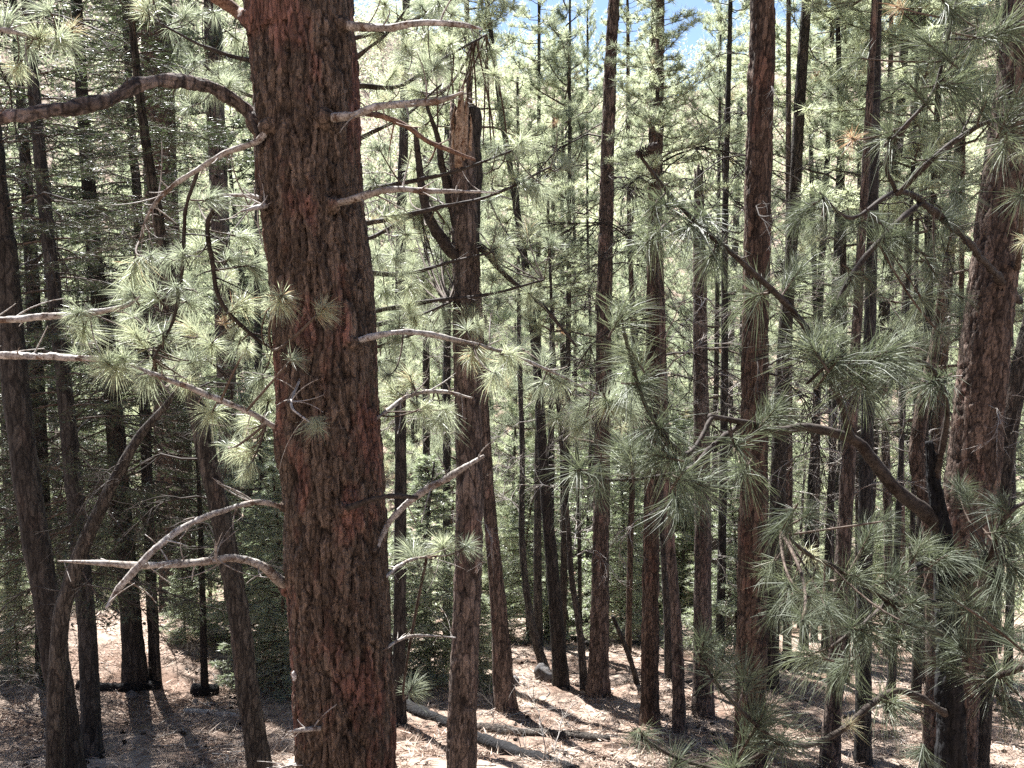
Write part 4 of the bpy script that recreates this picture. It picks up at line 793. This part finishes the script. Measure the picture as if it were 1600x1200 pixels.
ANCH = [(-30, 'the left edge'), (70, 'the rough dark trunk'), (140, 'the slim dark fir'), (205, 'the red-barked fir'), (265, 'the orange-patched pine'), (365, 'the leaning dark trunk'), (525, 'the foreground pine'), (730, 'the broken snag'), (775, 'the tapering brown trunk'), (855, 'the thin black trunk'), (940, 'the left centre pine'), (1018, 'the right centre pine'), (1096, 'the snapped trunk'), (1178, 'the stout brown pine'), (1352, 'the straight dark pine'), (1520, 'the big right-hand pine'), (1640, 'the right edge')]
RANK = ['nearest', 'second deep', 'third deep', 'fourth deep', 'fifth deep', 'sixth deep', 'seventh deep', 'eighth deep', 'ninth deep', 'tenth deep', 'deepest']
def label_near():
    gaps = {}
    for root, kind in NEAR:
        px = 800+F*root.location.x/root.location.y
        i = max([k for k in range(len(ANCH)-1) if ANCH[k][0] <= px] or [0]); gaps.setdefault((kind, i), []).append(root)
    for (kind, i), L in gaps.items():
        L.sort(key=lambda q: q.location.y)
        for k, root in enumerate(L): root['label'] = '%s, %s, between %s and %s' % (kind, RANK[min(k, 10)], ANCH[i][1], ANCH[i+1][1])
def plant(kind, x, y, s_, name, label, group, rng):
    tr, cr, cz, ch = kind[rng.randint(len(kind))]
    root = thing(name, label, 'tree', (x, y, gz(x, y)), group, rng.rand()*6.28, s_)
    add('trunk', tr, root); add('crown', cr, root, (0, 0, cz), (0, 0, 0), (1, 1, ch)); BG.append(root)
    if y < 44: NEAR.append((root, {'young pines at the foot of the slope': 'bushy young pine', 'pole pines below the slope': 'slim pole pine', 'firs at the foot of the slope': 'dark fir', 'pale firs at the foot of the slope': 'pale young fir'}[group]))
rng = RS(77)
def place(y0, y1, n_, pick, smin=-0.72, smax=0.72, pw=1.0):
    pts = []; tries = 0
    while len(pts) < n_ and tries < 8000:
        tries += 1
        y = y0+(y1-y0)*rng.rand()**pw; s_ = smin+(smax-smin)*rng.rand(); x = s_*y
        if all((x-a)**2+(y-b_)**2 > (0.045*y+0.7)**2 for a, b_ in pts):
            pts.append((x, y)); pick(x, y, s_)
def near_pick(x, y, s_):
    k = rng.rand()
    if s_ < -0.28 and k < 0.45: plant(FIRT, x, y, 0.9+0.5*rng.rand(), 'fir_tree', 'dark fir in the dense wood at the foot of the slope', 'firs at the foot of the slope', rng)
    elif k < 0.34: plant(FIRL, x, y, 1.2+1.2*rng.rand(), 'fir_tree', 'pale green young fir at the foot of the slope', 'pale firs at the foot of the slope', rng)
    elif k < 0.85: plant(YOUNG, x, y, 0.6+0.6*rng.rand(), 'pine_tree', 'bushy young pine at the foot of the slope, green to the ground', 'young pines at the foot of the slope', rng)
    else: plant(POLE, x, y, 0.85+0.35*rng.rand(), 'pine_tree', 'slim pole pine among the crowded trunks below the slope', 'pole pines below the slope', rng)
def far_pick(x, y, s_):
    if rng.rand() < 0.55: plant(YOUNG, x, y, 1.1+0.6*rng.rand(), 'pine_tree', 'sunlit bushy pine on the opposite hillside', 'bushy pines on the opposite hillside', rng)
    else: plant(POLE, x, y, 0.9+0.35*rng.rand(), 'pine_tree', 'sunlit pole pine on the opposite hillside', 'pole pines on the opposite hillside', rng)
place(24, 44, 76, near_pick)
place(44.1, 92, 165, far_pick, -0.75, 0.75)
label_near()
# pale young firs in the lower gaps
for i, (px, py, s_, lab) in enumerate([(672, 1055, 1.0, 'bright young fir between the foreground pine and the snag base'), (632, 1075, 0.7, 'small pale fir sapling touching the foreground trunk on its right'), (968, 1000, 1.25, 'pale green young fir behind the centre pair of trunks'),
        (752, 1075, 0.4, 'knee-high fir seedling beside the snag'), (440, 1075, 0.95, 'young fir close to the left of the foreground trunk'), (290, 1000, 0.45, 'low fir sapling on the lit ground at left'), (1148, 1020, 1.0, 'pale young fir left of the stout brown pine'),
        (30, 1050, 0.45, 'grey-green seedling at the left edge of the slope'), (1300, 940, 0.9, 'pale young fir beyond the near needles at right'), (405, 1010, 1.3, 'sunlit young fir rising left of the foreground trunk'), (826, 1000, 1.1, 'young fir in the shade beyond the boulder'), (1420, 960, 0.9, 'pale young fir low beside the big right-hand pine')]):
    d_ = min(26, depth_on_ground(px, py)); p, t = P(px, py, d_)
    tr, cr, cz, ch = FIRL[i % 3]; root = thing('fir_sapling', lab, 'sapling', (p.x, p.y, gz(p.x, p.y)), rotz=i*1.7, scale=s_)
    add('trunk', tr, root); add('crown', cr, root, (0, 0, cz), (0, 0, 0), (1, 1, ch))

# low evergreen scrub in the gully and up the opposite side
rng3 = RS(19); n_s = 2200; y = 26+71*rng3.rand(n_s)**1.3; x = (rng3.rand(n_s)*2-1)*0.8*y; z = ground(x, y); h_ = 0.35+0.9*rng3.rand(n_s)
q = 70; a = rng3.rand(n_s, q)*6.28; t_ = rng3.rand(n_s, q); r_ = (0.15+0.75*h_[:, None]*np.sqrt(rng3.rand(n_s, q)))*(1-0.6*t_)
c = np.stack([x[:, None]+r_*np.cos(a), y[:, None]+r_*np.sin(a), z[:, None]+h_[:, None]*(0.05+t_)], -1).reshape(-1, 3)
N = needle_tris(rng3, c, unit(rng3.normal(size=c.shape)+np.array([0, 0, 0.6])), 0.16+0.12*rng3.rand(len(c)), 0.03+0.02*rng3.rand(len(c)))
o = add('undergrowth', make_mesh('undergrowth', N[0], None, N[1], [M['firlight']], attrs={'tint': np.repeat(rng3.rand(n_s), q*3)})); o['kind'] = 'stuff'; o['label'] = 'low evergreen scrub filling the gully and hillside'

# far wood past the countable trees: one mass along the ridge
src = PINE_LQ[0]; nvs = len(src.vertices)
cone_V = []; cone_T = []; tint = []; rng2 = RS(9)
for i in range(3800):
    y = 88+142*rng2.rand(); x = (rng2.rand()*2-1)*0.95*y; z = gz(x, y); H_ = 8+7*rng2.rand(); nn_ = 80
    t_ = rng2.rand(nn_); a = rng2.rand(nn_)*6.28; r_ = 1.9*(1-t_)**0.8*np.sqrt(rng2.rand(nn_))+0.1; c = np.stack([x+r_*np.cos(a), y+r_*np.sin(a), z+H_*(0.12+0.88*t_)], 1)
    d1 = unit(rng2.normal(size=(nn_, 3)))*0.60; d2 = unit(rng2.normal(size=(nn_, 3)))*0.14
    cone_V.append(np.stack([c-d2, c+d2, c+d1], 1).reshape(-1, 3)); tint.append(np.repeat(np.clip(rng2.normal(0.5, 0.25, nn_), 0, 0.9), 3))
V = np.vstack(cone_V)
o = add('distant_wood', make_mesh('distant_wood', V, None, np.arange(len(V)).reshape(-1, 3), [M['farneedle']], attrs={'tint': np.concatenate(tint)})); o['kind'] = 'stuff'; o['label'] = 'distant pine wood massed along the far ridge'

# ------------------------------------------------------------------ on the ground
def ground_limb(label, path, material, name='fallen_log', cat='log', seed=0, sides=14, bark=0.003, twigs=0, lift=0.5, jag=0.0):
    W = []; R = []
    for px, py, wd in path:
        d_ = depth_on_ground(px, py); p, t = P(px, py, d_); r_ = wd/2/F*t; W.append(Vector((p.x, p.y, gz(p.x, p.y)+r_*lift))); R.append(r_)
    o_ = Vector((W[0].x, W[0].y, gz(W[0].x, W[0].y))); me, C, Rr = limb('log', W, R, M[material], sides, 0.05, bark, (0.04, 0.12), 0.2, seed, 0, o_, jag)
    root = thing(name, label, cat, o_); add('log', me, root); rng = RS(seed+1)
    for i in range(twigs):
        k = rng.randint(0, len(C)); add('branch', BARE_DARK[rng.randint(5)], root, Vector(C[k])-o_, (rng.normal()*0.5, -0.6*rng.rand(), rng.rand()*6.28), 0.25+0.4*rng.rand())
    return root
ground_limb('charred fallen log slanting down past the snag base at bottom centre', [(600, 1092, 20), (650, 1115, 20), (700, 1135, 19), (760, 1163, 18), (830, 1185, 17), (900, 1212, 16)], 'char', seed=1, twigs=12)
ground_limb('brown fallen log lying level at bottom centre right of the snag', [(742, 1142, 15), (800, 1148, 15), (870, 1152, 15), (952, 1158, 12)], 'bark_grey', seed=2, twigs=6)
ground_limb('thin pale log on the litter at lower left', [(288, 1113, 7), (340, 1118, 9), (405, 1126, 9)], 'dead', seed=3)
ground_limb('dark fallen log lying across the far end of the clearing', [(942, 1004, 9), (985, 1008, 8), (1010, 1010, 7)], 'bark_dark', seed=4)
ground_limb('long dark log behind the tall centre pine', [(1000, 1082, 6), (1070, 1070, 7), (1130, 1060, 6)], 'bark_dark', seed=5, twigs=3)
ground_limb('short log in dark shade beyond the red-barked fir', [(120, 1075, 14), (190, 1080, 14), (250, 1075, 12)], 'char', seed=6, twigs=5)
ground_limb('fallen grey pole lying on the ground at the lower right', [(1320, 1120, 6), (1390, 1105, 6), (1460, 1118, 5)], 'dead', seed=7)
ground_limb('fallen dark branch wood in front of the distant twin trunks', [(820, 1010, 8), (900, 1000, 8), (930, 1015, 7)], 'bark_dark', seed=8, twigs=6)
ground_limb('black stump lying beside the slim sapling at lower left', [(300, 1085, 20), (318, 1086, 21), (336, 1083, 19)], 'char', name='stump', cat='stump', seed=9)
# dry brush heaps
for i, (px, py, n_, lab) in enumerate([(690, 1040, 7, 'tangle of dry leafless twigs left of the snag base'), (60, 1090, 7, 'rusty dry brush beside the dark trunks at lower left'), (300, 1030, 6, 'dry brush on the lit ground below the young firs'), (1110, 1010, 5, 'pale brushwood behind the snapped trunk'), (1050, 1120, 4, 'small leafless bush at the foot of the tall centre pine'),
        (850, 1195, 6, 'dead twigs sprawled over the charred log'), (1420, 1160, 5, 'leafless brush under the near branches at lower right'), (20, 1010, 5, 'dry twigs at the left edge above the shadow')]):
    d_ = depth_on_ground(px, py); p, t = P(px, py, d_); o_ = Vector((p.x, p.y, gz(p.x, p.y))); root = thing('dry_brush', lab, 'brush', o_); rr_ = RS(500+i)
    for j in range(n_): add('twig', (BARE if i % 2 else BARE_DARK+BARE)[rr_.randint(5)], root, (rr_.normal()*0.25, rr_.normal()*0.25, 0), (rr_.normal()*0.6, -0.5-0.6*rr_.rand(), rr_.rand()*6.28), 0.35+0.4*rr_.rand())
def boulder(label, px, py, wd, hd, seed):
    d_ = depth_on_ground(px, py); p, t = P(px, py, d_); a = wd/2/F*t; h_ = hd/F*t; rng = RS(seed)
    n1, n2 = 22, 32; th = np.linspace(0.001, math.pi-0.001, n1); ph = np.linspace(0, 2*math.pi, n2, endpoint=False); TH, PH = np.meshgrid(th, ph, indexing='ij')
    x = np.sin(TH)*np.cos(PH); y = np.sin(TH)*np.sin(PH); z = np.cos(TH); rr = np.ones_like(x)
    for _ in range(14):
        nrm = unit(rng.normal(size=3)); dd = 0.62+0.3*rng.rand(); q = x*nrm[0]+y*nrm[1]+z*nrm[2]; rr = np.where(q > 0.05, np.minimum(rr, dd/np.maximum(q, 0.05)), rr)
    rr = rr*(1+0.05*(vnoise(x*5+9, y*5+z*4, seed)-0.5)); V = np.stack([x*rr*a, y*rr*a*0.8, z*rr*h_], -1)
    idx = np.arange(n1*n2).reshape(n1, n2); nx = np.roll(idx, -1, 1); Q = np.stack([idx[:-1], idx[1:], nx[1:], nx[:-1]], -1).reshape(-1, 4)
    tag(add('boulder', make_mesh('boulder', V, Q, mats=[M['rock']]), None, (p.x, p.y, gz(p.x, p.y)+h_*0.25)), label, 'rock')
boulder('grey boulder at the foot of the curved stem', 851, 1062, 36, 22, 1)
boulder('lower flat grey rock left of the boulder', 800, 1070, 26, 12, 2)
boulder('pale stone half buried in front of the red-barked fir', 205, 1090, 22, 9, 3)
boulder('small grey stone under the brush at lower left', 305, 1100, 12, 7, 4)

# litter: needles, twig bits, cones and tufts of dry grass
rng = RS(31); n_ = 60000
y = 6+16*rng.rand(n_)**1.2; x = (rng.rand(n_)*2-1)*0.72*y; z = ground(x, y)
keep = fbm(x/0.9, y/0.9, 3, 70) > -0.25; x, y, z = x[keep], y[keep], z[keep]; n_ = len(x)
a = rng.rand(n_)*6.28; D = np.stack([np.cos(a), np.sin(a), 0.25*rng.normal(size=n_)-0.0], 1); O = np.stack([x, y, z+0.012+0.02*rng.rand(n_)], 1)
N = needle_tris(rng, O, unit(D), 0.12+0.16*rng.rand(n_), 0.008+0.012*rng.rand(n_))
o = add('needle_litter', make_mesh('needle_litter', N[0], None, N[1], [M['litter']], attrs={'tint': np.repeat(rng.rand(n_), 3)})); o['kind'] = 'stuff'; o['label'] = 'fallen pine needles and twig bits covering the slope'
n_t = 1300; y = 6.5+18*rng.rand(n_t); x = (rng.rand(n_t)*2-1)*0.72*y; z = ground(x, y)+0.02; a = rng.rand(n_t)*6.28; ln = 0.15+0.75*rng.rand(n_t)**2; q = np.linspace(-0.5, 0.5, 6)
bx_ = rng.normal(size=(n_t, 1))*0.25*ln[:, None]*(q**2)[None]*4; X_ = x[:, None]+np.cos(a)[:, None]*ln[:, None]*q-np.sin(a)[:, None]*bx_; Y_ = y[:, None]+np.sin(a)[:, None]*ln[:, None]*q+np.cos(a)[:, None]*bx_
Z_ = ground(X_, Y_)+0.012+0.05*rng.rand(n_t, 1)*(q+0.5)[None]
Vs, Qs = batch_tubes(np.stack([X_, Y_, Z_], -1), (0.004+0.010*rng.rand(n_t, 1)**2)*np.linspace(1, 0.5, 6)[None], 4)
o = add('fallen_twigs', make_mesh('fallen_twigs', Vs, Qs, mats=[M['dead']], smooth=True)); o['kind'] = 'stuff'; o['label'] = 'broken grey twigs strewn over the litter'
gx = []; n_g = 420
y = 8+14*rng.rand(n_g); x = (rng.rand(n_g)*2-1)*0.7*y; z = ground(x, y); nb_ = 30
O = np.repeat(np.stack([x, y, z], 1)[:, None], nb_, 1).reshape(-1, 3)+rng.normal(size=(n_g*nb_, 3))*np.array([0.05, 0.05, 0.0]); D = unit(rng.normal(size=O.shape)*np.array([0.6, 0.6, 0.2])+np.array([0, 0, 0.8]))
N = needle_tris(rng, O, D, 0.08+0.16*rng.rand(len(O)), 0.006*np.ones(len(O)))
o = add('dry_grass', make_mesh('dry_grass', N[0], None, N[1], [M['litter']], attrs={'tint': np.repeat(0.5+0.5*rng.rand(len(O)), 3)})); o['kind'] = 'stuff'; o['label'] = 'sparse tufts of dry grass on the slope'
n_c = 420; y = 7+13*rng.rand(n_c); x = (rng.rand(n_c)*2-1)*0.7*y; z = ground(x, y); VV = []; TT = []; k0 = 0
for i in range(n_c):
    q = RS(i).normal(size=(10, 3)); q = unit(q)*0.035*np.array([1.3, 1, 1])+np.array([x[i], y[i], z[i]+0.02]); VV.append(q)
    for j in range(10): TT.append((k0+j, k0+(j+3) % 10, k0+(j+7) % 10)); TT.append((k0+j, k0+(j+1) % 10, k0+(j+5) % 10))
    k0 += 10
o = add('fallen_cones', make_mesh('fallen_cones', np.vstack(VV), None, TT, [M['darklimb']], attrs={'tint': np.zeros(k0)})); o['kind'] = 'stuff'; o['label'] = 'small dark pine cones scattered on the litter'
